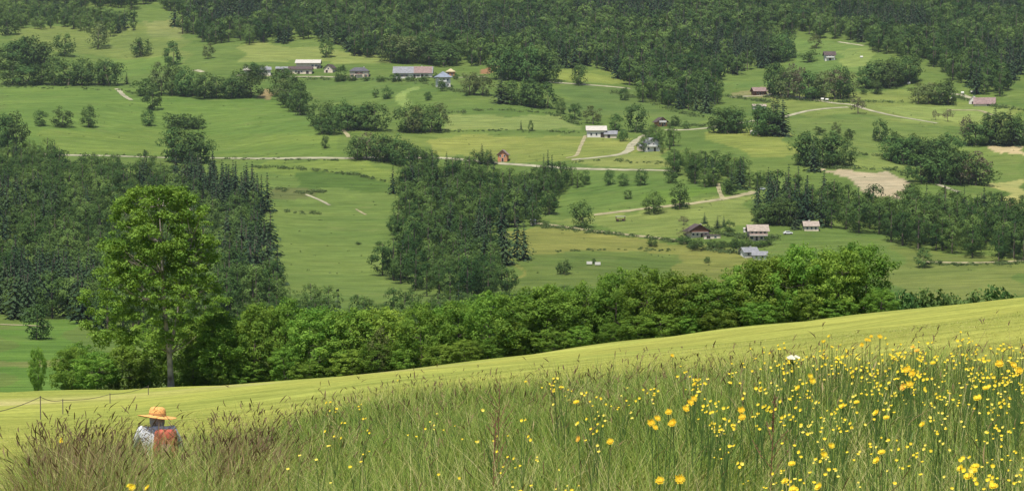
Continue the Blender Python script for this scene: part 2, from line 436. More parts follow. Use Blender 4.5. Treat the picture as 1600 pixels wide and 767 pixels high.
def broadleaf(seed, h, rad, cb, ncl, nlf, leaf, lobes=.22, clump=(.26, .40), limbs=7, bulge=.5, trunk_r=.018, sides=6, fill=.35, coh=.8, ball=.0, upb=.6):
    """crown (clumps of leaf faces in and on an uneven ellipsoid) and trunk with limbs"""
    r = np.random.default_rng(seed)
    crown, trunk = Acc(), Acc()
    d = unit(ncl * 3, r)
    ph = r.uniform(0, 6, 6)
    lob = 1 + lobes * (np.sin(3 * np.arctan2(d[:, 1], d[:, 0]) + ph[0] + 2 * d[:, 2]) * .6 + np.sin(5 * d[:, 2] + ph[1] + d[:, 0] * 3) * .5)
    f = (fill + (1 - fill) * np.sqrt(r.random(len(d)))) * .84
    zc = cb + (h - cb) * bulge
    sz = np.where(d[:, 2] > 0, h - zc, zc - cb)
    Cc = np.stack([d[:, 0] * rad * lob * f, d[:, 1] * rad * lob * f, zc + d[:, 2] * sz * (.92 + .12 * (lob - 1)) * f], -1)[:ncl]
    cr = rad * r.uniform(clump[0], clump[1], ncl)
    ctint = r.uniform(.15, .85, ncl)
    for i in range(ncl):
        n = int(nlf * r.uniform(.7, 1.3))
        dd = unit(n, r)
        dd[:, 2] = np.abs(dd[:, 2]) * np.where(r.random(n) < upb, 1, -1)
        dd /= np.linalg.norm(dd, axis=1)[:, None]
        P = Cc[i] + dd * (cr[i] * r.uniform(.62, 1.08, (n, 1))) * np.array([1, 1, .8])
        out = P - np.array([0, 0, zc]); out /= np.linalg.norm(out, axis=1)[:, None] + 1e-6
        nn = dd * coh * (1 - ball) + out * ball + unit(n, r) * (1.3 - coh) + np.array([0, 0, .2]); nn /= np.linalg.norm(nn, axis=1)[:, None]
        diamonds(crown, P, nn, leaf, np.clip(ctint[i] + r.uniform(-.25, .25, n), 0, 1), r=r)
    top = cb + (h - cb) * .72
    zs = np.linspace(-.6, top, 7)
    wx = np.cumsum(r.standard_normal(7) * .018 * h); wy = np.cumsum(r.standard_normal(7) * .018 * h); wx -= wx[0]; wy -= wy[0]
    tr = h * trunk_r * np.array([1.5, 1.1, .95, .8, .6, .42, .2])
    tube(trunk, np.stack([wx, wy, zs], -1), tr, sides)
    order = r.permutation(ncl)[:limbs]
    for i in order:
        k = int(np.clip(np.searchsorted(zs, min(Cc[i][2] * .7, top * .85)), 2, 5))
        a = np.array([wx[k], wy[k], zs[k]]); b = Cc[i]
        mid = (a + b) / 2 + np.array([0, 0, -.04 * h]) + r.standard_normal(3) * .02 * h
        tube(trunk, [a, mid, b], [tr[k] * .6, tr[k] * .35, tr[k] * .1], max(4, sides - 2))
    return crown, trunk

def conifer(seed, h, rad, levels, per, cb=.08, leaf=1.3):
    r = np.random.default_rng(seed)
    crown, trunk = Acc(), Acc()
    for i in range(levels):
        q = i / (levels - 1)
        z = h * (cb + (1 - cb) * q ** .92)
        rr_ = rad * (1 - q) ** .85 * r.uniform(.8, 1.15) + .08
        n = max(3, int(per * (1 - .55 * q)))
        a0 = r.uniform(0, 6.3)
        for j in range(n):
            a = a0 + 2 * PI * j / n + r.uniform(-.3, .3)
            L = rr_ * r.uniform(.75, 1.15)
            steps = 3 if L > 1.2 else 1
            for s in range(steps):
                f = (s + .55) / steps
                P = np.array([[math.cos(a) * L * f, math.sin(a) * L * f, z - L * f * .45 + r.uniform(-.1, .1) * leaf]])
                nn = np.array([[math.cos(a) * .55, math.sin(a) * .55, .8]]) + unit(1, r) * .25
                nn /= np.linalg.norm(nn)
                diamonds(crown, P, nn, leaf * (.55 + .55 * (1 - q)) * r.uniform(.8, 1.2), np.clip(.25 + .5 * f + r.uniform(-.25, .25), 0, 1), aspect=.75, r=r)
    zs = np.linspace(-.6, h * .97, 5)
    tube(trunk, np.stack([zs * 0, zs * 0, zs], -1), h * .014 * np.array([1.3, 1, .7, .4, .1]), 5)
    return crown, trunk

def proto(name, ct, lm, bark='bark'):
    c, t = ct
    return c.mesh(name + '_crown', [M[lm]]), t.mesh(name + '_trunk', [M[bark]], True)

NEAR = [proto('near', broadleaf(100 + i, 10, 3.8, -.9, 230, 50, .25, lobes=.2, clump=(.10, .19), bulge=.50, limbs=12, trunk_r=.014, sides=7, fill=.5, coh=.85, ball=.25), 'leaf_near') for i in range(7)]
FARB = [proto('far', broadleaf(200 + i, 10, 4.3, -1.6, 44, 30, .60, lobes=.22, clump=(.24, .36), limbs=4, bulge=.46, sides=5, coh=1.0, ball=.5, fill=.6), 'leaf_far') for i in range(8)]
OLIV = [proto('olive', broadleaf(220 + i, 10, 4.1, -1.2, 38, 28, .56, lobes=.3, clump=(.22, .34), limbs=5, bulge=.48, sides=5, coh=1.0, ball=.45, fill=.55), 'leaf_olive') for i in range(3)]
MARO = [proto('brown', broadleaf(240 + i, 10, 4.3, .6, 24, 20, .6, lobes=.3, clump=(.22, .34), limbs=7, bulge=.5, sides=5), 'leaf_maroon') for i in range(2)]
CONI = [proto('conifer', conifer(300 + i, 10, 2.3, 19, 8, leaf=.85), 'needle') for i in range(4)]
BUSH = [proto('bush', broadleaf(260 + i, 10, 5.6, -.6, 30, 26, .9, lobes=.2, clump=(.26, .4), limbs=3, bulge=.42, sides=5), 'leaf_far') for i in range(3)]
KINDS_ = {'near': NEAR, 'far': FARB, 'olive': OLIV, 'brown': MARO, 'conifer': CONI, 'bush': BUSH}
NAT_R = {'near': 3.6 * 1.08, 'far': 4.3 * 1.08, 'olive': 4.1 * 1.08, 'brown': 4.3 * 1.05, 'conifer': 2.35, 'bush': 5.6 * 1.05}
n_trees = 0
def plant(kind, loc, h, w, label, group=None, name=None, cat=None):
    """one tree or bush as a thing of its own: h metres tall, w metres wide"""
    global n_trees
    n_trees += 1
    c, t = rnd.choice(KINDS_[kind])
    nm = name or {'conifer': 'conifer_tree', 'bush': 'bush'}.get(kind, 'broadleaf_tree')
    o = empty(nm, loc, rnd.uniform(0, 6.28), label, cat or ('bush' if kind == 'bush' else 'tree'), group)
    o.scale = (w / 2 / NAT_R[kind], w / 2 / NAT_R[kind] * rnd.uniform(.92, 1.08), h / 10.0)
    link('trunk', t, o); link('crown', c, o)
    return o

def lone(kind, px, py, hp, wp, label, group=None, **kw):
    p_ = far_hit(px, py); s = mpp(p_[1])
    return plant(kind, p_, hp * s * 1.08, wp * s * 1.14, label, group, **kw)

# trees that stand alone on the far meadows ----------------------------------
T3 = 'row of three round trees across the left meadow'
LONE = [
    ('far', 63, 197, 27, 23, 'smallest of the three round trees on the open left meadow'),
    ('far', 98, 199, 34, 34, 'wide twin-crowned tree between two round trees on the left meadow'),
    ('far', 139, 199, 36, 29, 'taller single tree at the right end of three on the left meadow'),
    ('far', 222, 88, 31, 33, 'round tree alone on the high meadow above the hedge, left of an egg shaped tree'),
    ('far', 270, 103, 40, 28, 'dark egg shaped tree alone on the high meadow left of the farm'),
    ('olive', 325, 92, 26, 20, 'small pale tree at the lower tip of the wood above the farm'),
    ('olive', 153, 76, 44, 38, 'olive green tree with a leaning crown on the upper left meadow'),
    ('far', 100, 88, 38, 36, 'tree beside the olive tree at the end of the upper hedge'),
    ('far', 12, 55, 38, 38, 'tree on the upper meadow cut by the left edge of the view'),
    ('conifer', 198, 132, 17, 11, 'tiny conifer beside the pale path at the end of the left hedge'),
    ('far', 237, 172, 38, 32, 'tree on the meadow just below the hedge, above a smaller bushy tree'),
    ('far', 232, 197, 27, 24, 'short bushy tree on the meadow left of the low hedge'),
    ('bush', 228, 150, 28, 44, 'broad dark bush at the left end of the hedge below the farm'),
    ('far', 510, 90, 34, 24, 'dark tree standing clear of the forest above the lower farm house'),
    ('far', 533, 126, 26, 20, 'dark bushy tree beside the left wall of the slate roofed house'),
    ('far', 587, 153, 16, 11, 'slim young tree below the long farmhouse'),
    ('far', 604, 155, 22, 19, 'small round tree on the bank below the long farmhouse'),
    ('bush', 668, 157, 14, 14, 'low bush on the grass below the blue roofed house'),
    ('far', 508, 232, 22, 15, 'small single tree below the end of the long hedge'),
    ('far', 905, 133, 36, 31, 'dense egg shaped tree alone at the edge of the forest clearing'),
    ('conifer', 814, 203, 16, 5, 'thin sapling in the pale meadow left of the white barn'),
    ('far', 829, 205, 18, 9, 'young narrow tree in the pale meadow left of the white barn'),
    ('far', 876, 178, 26, 17, 'slender tree above the white barn at the end of the hedge'),
    ('far', 898, 187, 28, 24, 'leafy tree with a dark shadow up the slope from the white barn'),
    ('olive', 926, 194, 30, 32, 'pale tree directly above the white barn roof'),
    ('far', 993, 207, 48, 38, 'large dark tree between the white barn and the red chalet'),
    ('far', 962, 204, 28, 28, 'rounded tree behind the grey extension of the white barn'),
    ('bush', 973, 221, 20, 20, 'round bush at the right end of the white barn'),
    ('far', 975, 157, 22, 16, 'young tree on the meadow in front of the forest point'),
    ('far', 1056, 197, 18, 18, 'small garden tree right of the red chalet'),
    ('far', 1072, 202, 14, 13, 'little dark shrubby tree on the lane near the red chalet'),
    ('bush', 1265, 97, 20, 30, 'dark rounded bush left of the small chalet on the high clearing'),
    ('olive', 1275, 76, 22, 22, 'light green tree at the top of the high clearing'),
    ('bush', 1349, 148, 11, 13, 'small dark bush under the long hedge of the right slope'),
    ('far', 1369, 147, 24, 25, 'separate tree at the right end of the hedge above the lane'),
    ('brown', 1341, 178, 27, 28, 'reddish brown round tree standing on the bend of the pale lane'),
    ('brown', 1462, 188, 17, 14, 'bare looking brown tree on the pale right meadow'),
    ('brown', 1481, 190, 21, 18, 'larger bare looking brown tree with a shadow on the pale right meadow'),
    ('bush', 1280, 211, 14, 19, 'dark little bush above the twin round trees on the right'),
    ('olive', 1307, 212, 22, 16, 'thin pale tree between two dark bushes on the right slope'),
    ('bush', 1327, 218, 17, 19, 'dark bush at the end of the pale thin tree on the right slope'),
    ('far', 1377, 221, 38, 32, 'tall tree on the open right slope beside a small bush'),
    ('bush', 1398, 218, 13, 16, 'small bush at the foot of the tall tree on the right slope'),
    ('conifer', 1271, 268, 50, 28, 'dark narrow conifer at the left corner of the bare earth plot'),
    ('far', 915, 289, 26, 17, 'first narrow tree of the short row below the valley road'),
    ('far', 952, 289, 27, 20, 'second tree of the short row below the valley road'),
    ('far', 974, 290, 20, 22, 'low squat tree between two taller ones below the valley road'),
    ('far', 1002, 290, 28, 21, 'last tree of the short row below the valley road'),
    ('bush', 1048, 286, 24, 26, 'round bush where the short row meets the wooded belt'),
    ('far', 981, 311, 16, 15, 'small round tree alone in the middle of the green pasture'),
    ('far', 908, 356, 46, 38, 'large round tree standing at the fork of the two valley tracks'),
    ('far', 1022, 333, 36, 37, 'wide tree on the lower track beside a taller tree'),
    ('far', 1062, 326, 44, 32, 'taller tree on the lower track right of a wide tree'),
    ('bush', 1019, 385, 14, 19, 'flat topped bush on the yellow pasture below the track'),
    ('bush', 881, 428, 25, 28, 'silvery round bush on the lower pasture behind the near hedge'),
    ('bush', 1105, 411, 11, 11, 'little bush below the brown gabled chalet'),
    ('bush', 1088, 391, 22, 26, 'dark ball shaped bush in front of the brown gabled chalet'),
    ('brown', 1071, 379, 24, 22, 'purplish tree beside the dark ball shaped bush near the chalet'),
    ('brown', 1068, 352, 16, 18, 'small reddish tree at the left end of the chalet garden'),
    ('conifer', 1101, 349, 16, 13, 'dark clipped tree behind the roof of the brown gabled chalet'),
    ('conifer', 1121, 356, 18, 14, 'first of two small garden conifers right of the chalet'),
    ('conifer', 1131, 354, 16, 11, 'second of two small garden conifers right of the chalet'),
    ('bush', 1140, 304, 24, 27, 'dark bush beside the pale yard at the end of the track'),
    ('far', 1443, 418, 33, 28, 'lone tree on the low meadow under the right hand wood'),
    ('bush', 560, 382, 5, 11, 'tiny dark shrub in the middle of the long green meadow'),
    ('bush', 592, 383, 7, 13, 'second tiny shrub beside the wood on the long green meadow'),
    ('far', 57, 530, 58, 50, 'spreading dark tree with a short trunk on the low field at left'),
    ('bush', 690, 143, 22, 14, 'dark bush against the right wall of the blue roofed house'),
    ('bush', 928, 412, 9, 8, 'tiny bush beside the two pale boxes on the lower pasture'),
    ('conifer', 1243, 358, 28, 20, 'small pointed conifer left of the grey roofed house by the big round tree'),
    ('far', 1140, 362, 20, 20, 'small garden tree left of the two storey balcony house'),
    ('bush', 1150, 388, 12, 22, 'low hedge bush below the garden of the balcony house'),
    ('bush', 1120, 388, 10, 26, 'low hedge bush between the chalet and the balcony house'),
    ('far', 1185, 345, 22, 26, 'leafy tree at the corner of the wood above the balcony house'),
]
for k, px, py, hp, wp, lab in LONE: lone(k, px, py, hp, wp, lab, T3 if py in (197, 199) and px < 150 else None)

def belt(pts, n, hp, wp, label, group, kinds=('far',), jit=4):
    """trees along a base line given in photo pixels; they share a group"""
    pts = np.array(pts, float); s = np.r_[0, np.cumsum(np.hypot(*np.diff(pts, axis=0).T))]
    for i in range(n):
        q = s[-1] * (i + .5) / n
        x = np.interp(q, s, pts[:, 0]) + rnd.uniform(-jit, jit); y = np.interp(q, s, pts[:, 1]) + rnd.uniform(-jit, jit) * .35
        k = rnd.choice(kinds)
        lone(k, x, y, rnd.uniform(*hp) * 1.12, rnd.uniform(*wp) * 1.28, label, group)

belt([(5, 108), (75, 108)], 5, (34, 48), (30, 42), 'tree in the upper part of the dark hedge at the far left', 'trees of the upper left hedge')
belt([(8, 132), (60, 134), (185, 133)], 8, (30, 44), (30, 42), 'tree in the dark hedge along the top of the left meadow', 'trees of the hedge above the left meadow')
belt([(245, 148), (290, 150)], 3, (36, 50), (26, 34), 'pale tree in the hedge below the high meadow', 'pale trees in the hedge below the farm', ('olive', 'far'))
belt([(295, 152), (350, 153), (405, 152)], 6, (30, 44), (26, 38), 'dark tree in the hedge below the farm cluster', 'dark trees in the hedge below the farm')
belt([(262, 201), (315, 201)], 4, (20, 30), (22, 30), 'low tree in the short hedge on the left meadow', 'short hedge on the left meadow', ('bush',), 2)
belt([(265, 252), (322, 256)], 4, (40, 54), (34, 44), 'tall tree in the clump above the conifers of the left wood', 'clump above the left wood conifers')
belt([(0, 236), (30, 238)], 3, (50, 68), (24, 34), 'tree in the tall clump at the left edge of the meadow', 'tall clump at the left edge')
belt([(435, 148), (450, 165), (475, 182)], 6, (38, 52), (26, 36), 'tree in the upper bend of the hedge below the farm barn', 'hedge bend below the farm barn', ('far', 'olive'))
belt([(490, 196), (540, 203), (600, 204)], 7, (32, 44), (28, 36), 'tree in the middle of the long hedge between the meadows', 'middle of the long hedge')
belt([(625, 206), (690, 207)], 5, (38, 48), (26, 34), 'tree in the tall right end of the long hedge', 'tall right end of the long hedge', ('far', 'far', 'olive'))
belt([(498, 210), (525, 212)], 3, (22, 30), (18, 26), 'small tree hanging below the bend of the long hedge', 'small trees below the long hedge')
belt([(550, 250), (600, 252), (645, 262)], 6, (36, 46), (28, 38), 'tree in the clump beside the valley road', 'clump beside the valley road', ('far', 'brown', 'far', 'far'))
belt([(728, 148), (758, 150)], 3, (28, 36), (20, 28), 'pale tree in the clump right of the blue roofed house', 'pale clump right of the blue roofed house', ('olive',))
belt([(780, 162), (830, 166), (860, 170)], 6, (30, 42), (24, 32), 'tree in the hedge running down from the forest corner', 'hedge from the forest corner', ('far', 'conifer', 'far'))
belt([(778, 124), (830, 128), (862, 128)], 6, (44, 58), (32, 42), 'large tree in the forest corner by the upper lane', 'forest corner by the upper lane')
belt([(1125, 208), (1155, 207)], 5, (34, 42), (26, 32), 'tree in the rounded clump left of the pale lane', 'rounded clump left of the pale lane')
belt([(1185, 211), (1225, 212)], 6, (40, 52), (24, 32), 'tree in the dark clump on the bend of the pale lane', 'dark clump on the bend of the pale lane', ('far', 'conifer', 'far'))
belt([(1200, 150), (1260, 157), (1330, 153)], 11, (34, 50), (28, 36), 'tree in the pale hedge crossing the right slope', 'pale hedge crossing the right slope', ('far', 'olive', 'brown', 'far'))
belt([(1345, 140), (1380, 138), (1428, 126)], 7, (34, 46), (28, 36), 'tree in the dark hedge climbing the right slope', 'dark hedge climbing the right slope')
belt([(1430, 162), (1490, 164)], 5, (28, 38), (24, 30), 'olive tree in the clump on the right meadow', 'olive clump on the right meadow', ('olive', 'olive', 'far'))
belt([(1245, 258), (1322, 260)], 5, (42, 52), (30, 40), 'broad tree of the round clump left of the earth plot', 'round clump left of the earth plot')
belt([(1388, 252), (1440, 260), (1490, 256)], 10, (36, 48), (30, 40), 'tree in the leafy block above the earth plot', 'leafy block above the earth plot')
belt([(1436, 286), (1545, 290)], 9, (38, 52), (30, 42), 'tree in the clump right of the earth plot', 'clump right of the earth plot', ('far', 'far', 'brown'))
belt([(1506, 226), (1605, 227)], 9, (34, 50), (28, 38), 'tree in the row along the pale field at right', 'row along the pale field at right', ('far', 'far', 'brown', 'conifer'))
belt([(735, 256), (775, 256)], 4, (18, 26), (14, 22), 'small tree around the orange house on the valley road', 'small trees around the orange house', ('far', 'conifer'))
belt([(600, 100), (640, 98), (700, 103)], 6, (30, 46), (30, 42), 'bright tree behind the roof of the long farmhouse', 'bright trees behind the long farmhouse', ('olive', 'far'))
belt([(520, 126), (570, 128), (640, 127), (720, 124)], 9, (7, 13), (10, 20), 'low garden bush on the terrace below the hamlet houses', 'garden bushes below the hamlet', ('bush',))
belt([(1060, 380), (1120, 386), (1215, 384)], 8, (8, 14), (12, 22), 'low garden bush around the valley houses', 'garden bushes around the valley houses', ('bush',))
belt([(380, 120), (415, 122)], 4, (16, 24), (14, 20), 'small tree in front of the white farm cluster', 'small trees by the white farm cluster')
belt([(1232, 90), (1205, 100)], 3, (36, 46), (26, 32), 'dark tree on the tip of the forest beside the high clearing', 'forest tip beside the high clearing')
belt([(1180, 350), (1240, 352)], 4, (28, 40), (28, 36), 'tree at the left end of the right hand wood above the houses', 'left end of the right hand wood')
print('far single trees', n_trees)

# ------------------------------------------------------------------ near row of trees behind the hay field
TOP_PX = np.array([40, 60, 90, 150, 215, 260, 320, 360, 400, 440, 500, 540, 600, 640, 700, 740, 790, 850, 900, 950, 1000, 1050, 1100, 1130, 1170, 1210, 1250, 1300, 1345, 1385, 1415.])
TOP_PY = np.array([545, 545, 535, 528, 530, 515, 488, 462, 456, 446, 458, 455, 464, 470, 462, 430, 440, 428, 432, 406, 404, 414, 420, 404, 406, 386, 366, 356, 362, 398, 440.])
def near_tree(px, back, top_py, wp, kind='near', label=None, group=None, name=None):
    u, _ = ray(px, 500)
    y = 128.0
    for _ in range(6): y = float(field_edge(u * y)) + back
    x = u * y; z = float(height(x, y))
    _, t = ray(px, top_py)
    h = max(2.0, t * y - z)
    return plant(kind, (x, y, z), h, wp * mpp(y) * 1.0, label, group, name)
HG = 'trees of the near hedge behind the hay field'
px = 345.0; i = 0
while px < 1376:
    top = float(np.interp(px, TOP_PX, TOP_PY)); s = rnd.uniform(-12, 8)
    if px < 700: lab = 'bright leafy tree in the lower left stretch of the near hedge'
    elif px < 1180: lab = 'dense green tree of the near hedge along the rising edge of the hay field'
    else: lab = 'big rounded tree at the high right end of the near hedge'
    near_tree(px, rnd.uniform(2.5, 5.0), top + s, rnd.uniform(84, 128), 'near', lab, HG + (' at the right end' if px > 1180 else ' in the middle' if px > 700 else ' at the left'))
    px += rnd.uniform(38, 62); i += 1
px = 360.0
while px < 1370:                                              # the second rank, a little lower down the bank
    top = float(np.interp(px, TOP_PX, TOP_PY)) + rnd.uniform(0, 12)
    near_tree(px, rnd.uniform(9, 13), top, rnd.uniform(90, 120), 'near', 'tree in the second rank of the near hedge, mostly behind the front trees', 'second rank of the near hedge')
    px += rnd.uniform(60, 80)
for px in np.arange(352, 1385, 46):                           # skirts of the hedge: lower shrubs along the field edge
    top = float(np.interp(px, TOP_PX, TOP_PY)); b = float(to_px(*hit(px, 560, 0, 60)[:3])[1]) if False else None
    y_edge = 130.0; u, _ = ray(px, 500)
    for _ in range(5): y_edge = float(field_edge(u * y_edge)) + 1.5
    zb = float(height(u * y_edge, y_edge)); bpy_ = to_px(u * y_edge, y_edge, zb)[1]
    near_tree(px + rnd.uniform(-14, 14), rnd.uniform(1.0, 2.2), bpy_ - (bpy_ - top) * rnd.uniform(.26, .5), rnd.uniform(50, 84), 'near', 'low leafy shrub filling the foot of the near hedge at the field edge', 'shrubs at the foot of the near hedge', 'shrub')
for (px, b, tp, wp, lab) in [
    (58, 4, 532, 34, 'thin pale sapling at the left end of the near bushes'),
    (110, 5, 532, 84, 'dark rounded bush at the left edge of the hay field'),
    (150, 3, 540, 88, 'dark bush at the field edge in the middle of the left bushes'),
    (195, 5, 528, 92, 'dark bush just left of the tall tree trunk'),
    (228, 7, 490, 100, 'leafy tree behind the trunk of the tall tree on its left'),
    (290, 10, 478, 110, 'leafy tree behind the trunk of the tall tree on its right'),
    (328, 8, 466, 110, 'bright bush at the field edge right of the tall tree trunk'),
    (302, 2.5, 528, 74, 'low bright bush close to the right foot of the tall tree trunk'),
    (350, 2.5, 492, 112, 'full round bush closing the left end of the near hedge'),
    (125, 12, 520, 80, 'brownish green bush behind the dark left bushes')]:
    near_tree(px, b, tp, wp, 'near', lab)
for (px, b, tp, wp, k) in [(1412, 22, 446, 80, 'bush'), (1432, 24, 443, 84, 'bush'), (1456, 24, 441, 84, 'bush'), (1484, 25, 450, 80, 'bush'), (1508, 25, 449, 64, 'bush'), (1534, 26, 437, 82, 'bush'), (1560, 26, 437, 84, 'bush'), (1582, 26, 447, 64, 'bush')]:
    near_tree(px, b, tp, wp, k, 'dull green tree peeping over the brow at the right end of the field', 'trees peeping over the right brow')
for (px, b, tp, wp, k, lab) in [(528, 16, 452, 60, 'conifer', 'dark brown conifer rising behind the near hedge'), (592, 1.2, 505, 46, 'olive', 'pale silvery shrub in the middle of the near hedge')]:
    near_tree(px, b, tp, wp, k, lab)

# the tall open tree on the left --------------------------------------------
def big_tree():
    r = np.random.default_rng(77)
    u, _ = ray(266, 500); y = 128.0
    for _ in range(6): y = float(field_edge(u * y)) - .5
    x = u * y; z = float(height(x, y)); s = mpp(y)
    root = empty('tall_tree', (x, y, z), 0, 'tall airy tree with a pale forked trunk at the left of the hay field', 'tree')
    tr, cr = Acc(), Acc()
    def L(px_, py_, dy=0.0):                                   # a spot on the tree from its outline in the photo
        return np.array([(px_ - 266) * s, dy, (618 - py_) * s])
    main = np.array([L(267, 628), L(266, 600), L(264, 560), L(259, 520, .1), L(256, 480, .1), L(255, 440, 0), L(254, 390, -.1), L(250, 330, 0)])
    rad = np.array([.30, .22, .18, .155, .135, .105, .08, .03])
    tube(tr, main, rad, 10)
    fork = np.array([L(264, 560), L(272, 520, .4), L(280, 475, .6), L(290, 430, .6), L(300, 380, .4), L(302, 340, .3)])
    tube(tr, fork, [.14, .12, .10, .07, .05, .02], 8)
    spine = np.concatenate([main[2:], fork[1:]])
    # crown outline: photo row -> half width left/right of x = 250
    rows = np.array([296, 315, 340, 370, 400, 430, 460, 490, 520, 545])
    lft = np.array([214, 186, 166, 155, 148, 132, 118, 112, 112, 140]); rgt = np.array([282, 312, 336, 346, 348, 350, 360, 376, 336, 300])
    ncl = 660
    for i in range(ncl):
        py_ = 300 + 245 * (r.random() ** .86)
        l, g = np.interp(py_, rows, lft), np.interp(py_, rows, rgt)
        cx_, hw = (l + g) / 2, (g - l) / 2
        a = r.uniform(0, 2 * PI); f = math.sqrt(r.uniform(.04, 1)) * .92
        if py_ > 505 and abs(math.cos(a) * f) < .18: continue
        if py_ > 480 and r.random() < .2: continue
        c = L(cx_ + math.cos(a) * f * hw, py_, math.sin(a) * f * hw * s * .95)
        rad_c = r.uniform(.30, .58) * (1.0 if py_ < 440 else .85)
        n = int(62 * (rad_c / .42) ** 2)
        dd = unit(n, r); dd[:, 2] = np.abs(dd[:, 2]) * np.where(r.random(n) < .7, 1, -1)
        P = c + dd * rad_c * r.uniform(.35, 1.12, (n, 1)) * np.array([1.1, 1.1, .72])
        nn = dd * .7 + unit(n, r) * .6 + np.array([0, 0, .3]); nn /= np.linalg.norm(nn, axis=1)[:, None]
        t0 = r.uniform(.2, .8)
        diamonds(cr, P, nn, .22, np.clip(t0 + r.uniform(-.3, .3, n), 0, 1), r=r)
        # limb to the clump
        below = spine[spine[:, 2] < c[2] - .3]
        if len(below) and r.random() < .30 and (c[2] > 7 or math.hypot(c[0], c[1]) < 2.2):
            k = below[np.argmin(np.linalg.norm(below - c, axis=1))]
            mid = (k + c) / 2 + np.array([0, 0, -.25]) + r.standard_normal(3) * .12
            tube(tr, [k, mid, c], [.055, .035, .010], 5)
    link('trunk', tr.mesh('tall_tree_trunk', [M['pale_bark']], True), root)
    link('crown', cr.mesh('tall_tree_crown', [M['leaf_big']]), root)
big_tree()
print('trees', n_trees)

# ------------------------------------------------------------------ woods that read as one mass
def wood_kinds():
    B = [broadleaf(400 + i, 10, 3.9, 0, 30, 19, .78, lobes=.2, clump=(.22, .34), limbs=0, bulge=.50, sides=4, coh=1.1, ball=.72, fill=.72)[0].arrays() for i in range(5)]
    F = [broadleaf(420 + i, 10, 3.9, -.4, 52, 22, .50, lobes=.2, clump=(.18, .28), limbs=0, bulge=.50, sides=4, coh=1.1, ball=.72, fill=.72)[0].arrays() for i in range(5)]
    K = [conifer(450 + i, 10, 2.9, 15, 7, leaf=1.0)[0].arrays() for i in range(4)]
    return B, F, K
WB, WF, WK = wood_kinds()
WT = Acc(); tube(WT, [(0, 0, -.5), (0, 0, 4), (0, 0, 9)], [.17, .13, .05], 4); WT = WT.arrays()

def woodland(name, poly, spacing, hb, hk, con, label, tintshift=0.0, edge_y=None):
    r = np.random.default_rng(abs(hash(name + label)) % 1000 if False else len(label) * 7 + len(poly))
    gp = ground_poly(poly); lo, hi = gp.min(0), gp.max(0)
    nx, ny = int((hi[0] - lo[0]) / spacing) + 1, int((hi[1] - lo[1]) / spacing) + 1
    X, Y = np.meshgrid(lo[0] + (np.arange(nx) + .5) * spacing, lo[1] + (np.arange(ny) + .5) * spacing)
    X = (X + r.uniform(-.45, .45, X.shape) * spacing).ravel(); Y = (Y + r.uniform(-.45, .45, Y.shape) * spacing).ravel()
    k = inside(gp, X + 4.0 * np.sin(Y / 13 + X / 29) + 2.5 * np.sin(Y / 5.7 + 1), Y + 7 * np.sin(X / 9.0 + Y / 40) + 4 * np.sin(X / 4.1)); X, Y = X[k], Y[k]; Z = height(X, Y)
    patch = np.sin(X / 23 + Y / 61 + len(label)) + np.sin(X / 41 - Y / 37) + r.normal(0, .7, len(X))
    isk = patch > np.quantile(patch, 1 - con) if con > 0 else np.zeros(len(X), bool)
    Vs, Qs, Ts, Ms, n0 = [], [], [], [], 0
    for i in range(len(X)):
        kk = isk[i]
        Vv, Qq, Tt, _ = (WK if kk else WF if Y[i] < 980 else WB)[r.integers(4 if kk else 5)]
        h = r.uniform(*(hk if kk else hb)); w = h * r.uniform(.85, 1.2)
        if not kk: h = h * r.uniform(.72, 1.08); w = h * r.uniform(.62, .92) + 1.4
        a = r.uniform(0, 6.28); ca, sa = math.cos(a), math.sin(a)
        P = np.stack([(Vv[:, 0] * ca - Vv[:, 1] * sa) * w / 10 + X[i], (Vv[:, 0] * sa + Vv[:, 1] * ca) * w / 10 + Y[i], Vv[:, 2] * h / 10 + Z[i]], -1)
        Vs.append(P); Qs.append(Qq + n0); n0 += len(P)
        Ts.append(np.clip(Tt * .24 + r.beta(1.0, 1.9) * 1.0 - .06 + tintshift, 0, 1)); Ms.append(np.full(len(Qq), 1 if kk else 0))
        Vv, Qq, Tt, _ = WT
        Vs.append(Vv * np.array([h / 10 * 1.3, h / 10 * 1.3, h / 10]) + np.array([X[i], Y[i], Z[i]])); Qs.append(Qq + n0); n0 += len(Vv)
        Ts.append(Tt); Ms.append(np.full(len(Qq), 2))
    me = np_mesh(name, np.concatenate(Vs), np.concatenate(Qs), [M['wood_leaf'], M['wood_needle'], M['bark']], np.concatenate(Ms), np.concatenate(Ts))
    o = link(name, me); tag(o, label, 'woodland', None, 'stuff')
    print(name, len(X), 'trees')

# dark mountain forest along the top
woodland('forest', [(-120, 2), (0, 2), (130, 12), (205, 22), (225, 8), (262, 8), (285, 42), (300, 70), (380, 72), (400, 68), (500, 66), (540, 84), (600, 92), (700, 103), (790, 98), (860, 118), (905, 104), (960, 118), (990, 140), (1010, 160), (1060, 174), (1108, 180), (1118, 130), (1165, 112), (1215, 98), (1222, 66), (1180, 52), (1235, 55), (1300, 64), (1350, 70), (1375, 84), (1430, 100), (1490, 122), (1510, 146), (1560, 152), (1590, 128), (1720, 115), (1720, -22), (-120, -22)], 8.2, (12, 19), (14, 19), .26, 'dark mixed forest covering the mountainside along the top of the view')
woodland('forest', [(-60, 48), (0, 48), (40, 46), (90, 48), (140, 52), (212, 56), (212, 34), (130, 20), (0, 12), (-60, 12)], 8.0, (9, 13), (12, 15), .05, 'leafy wood edge above the upper left meadow', .1)
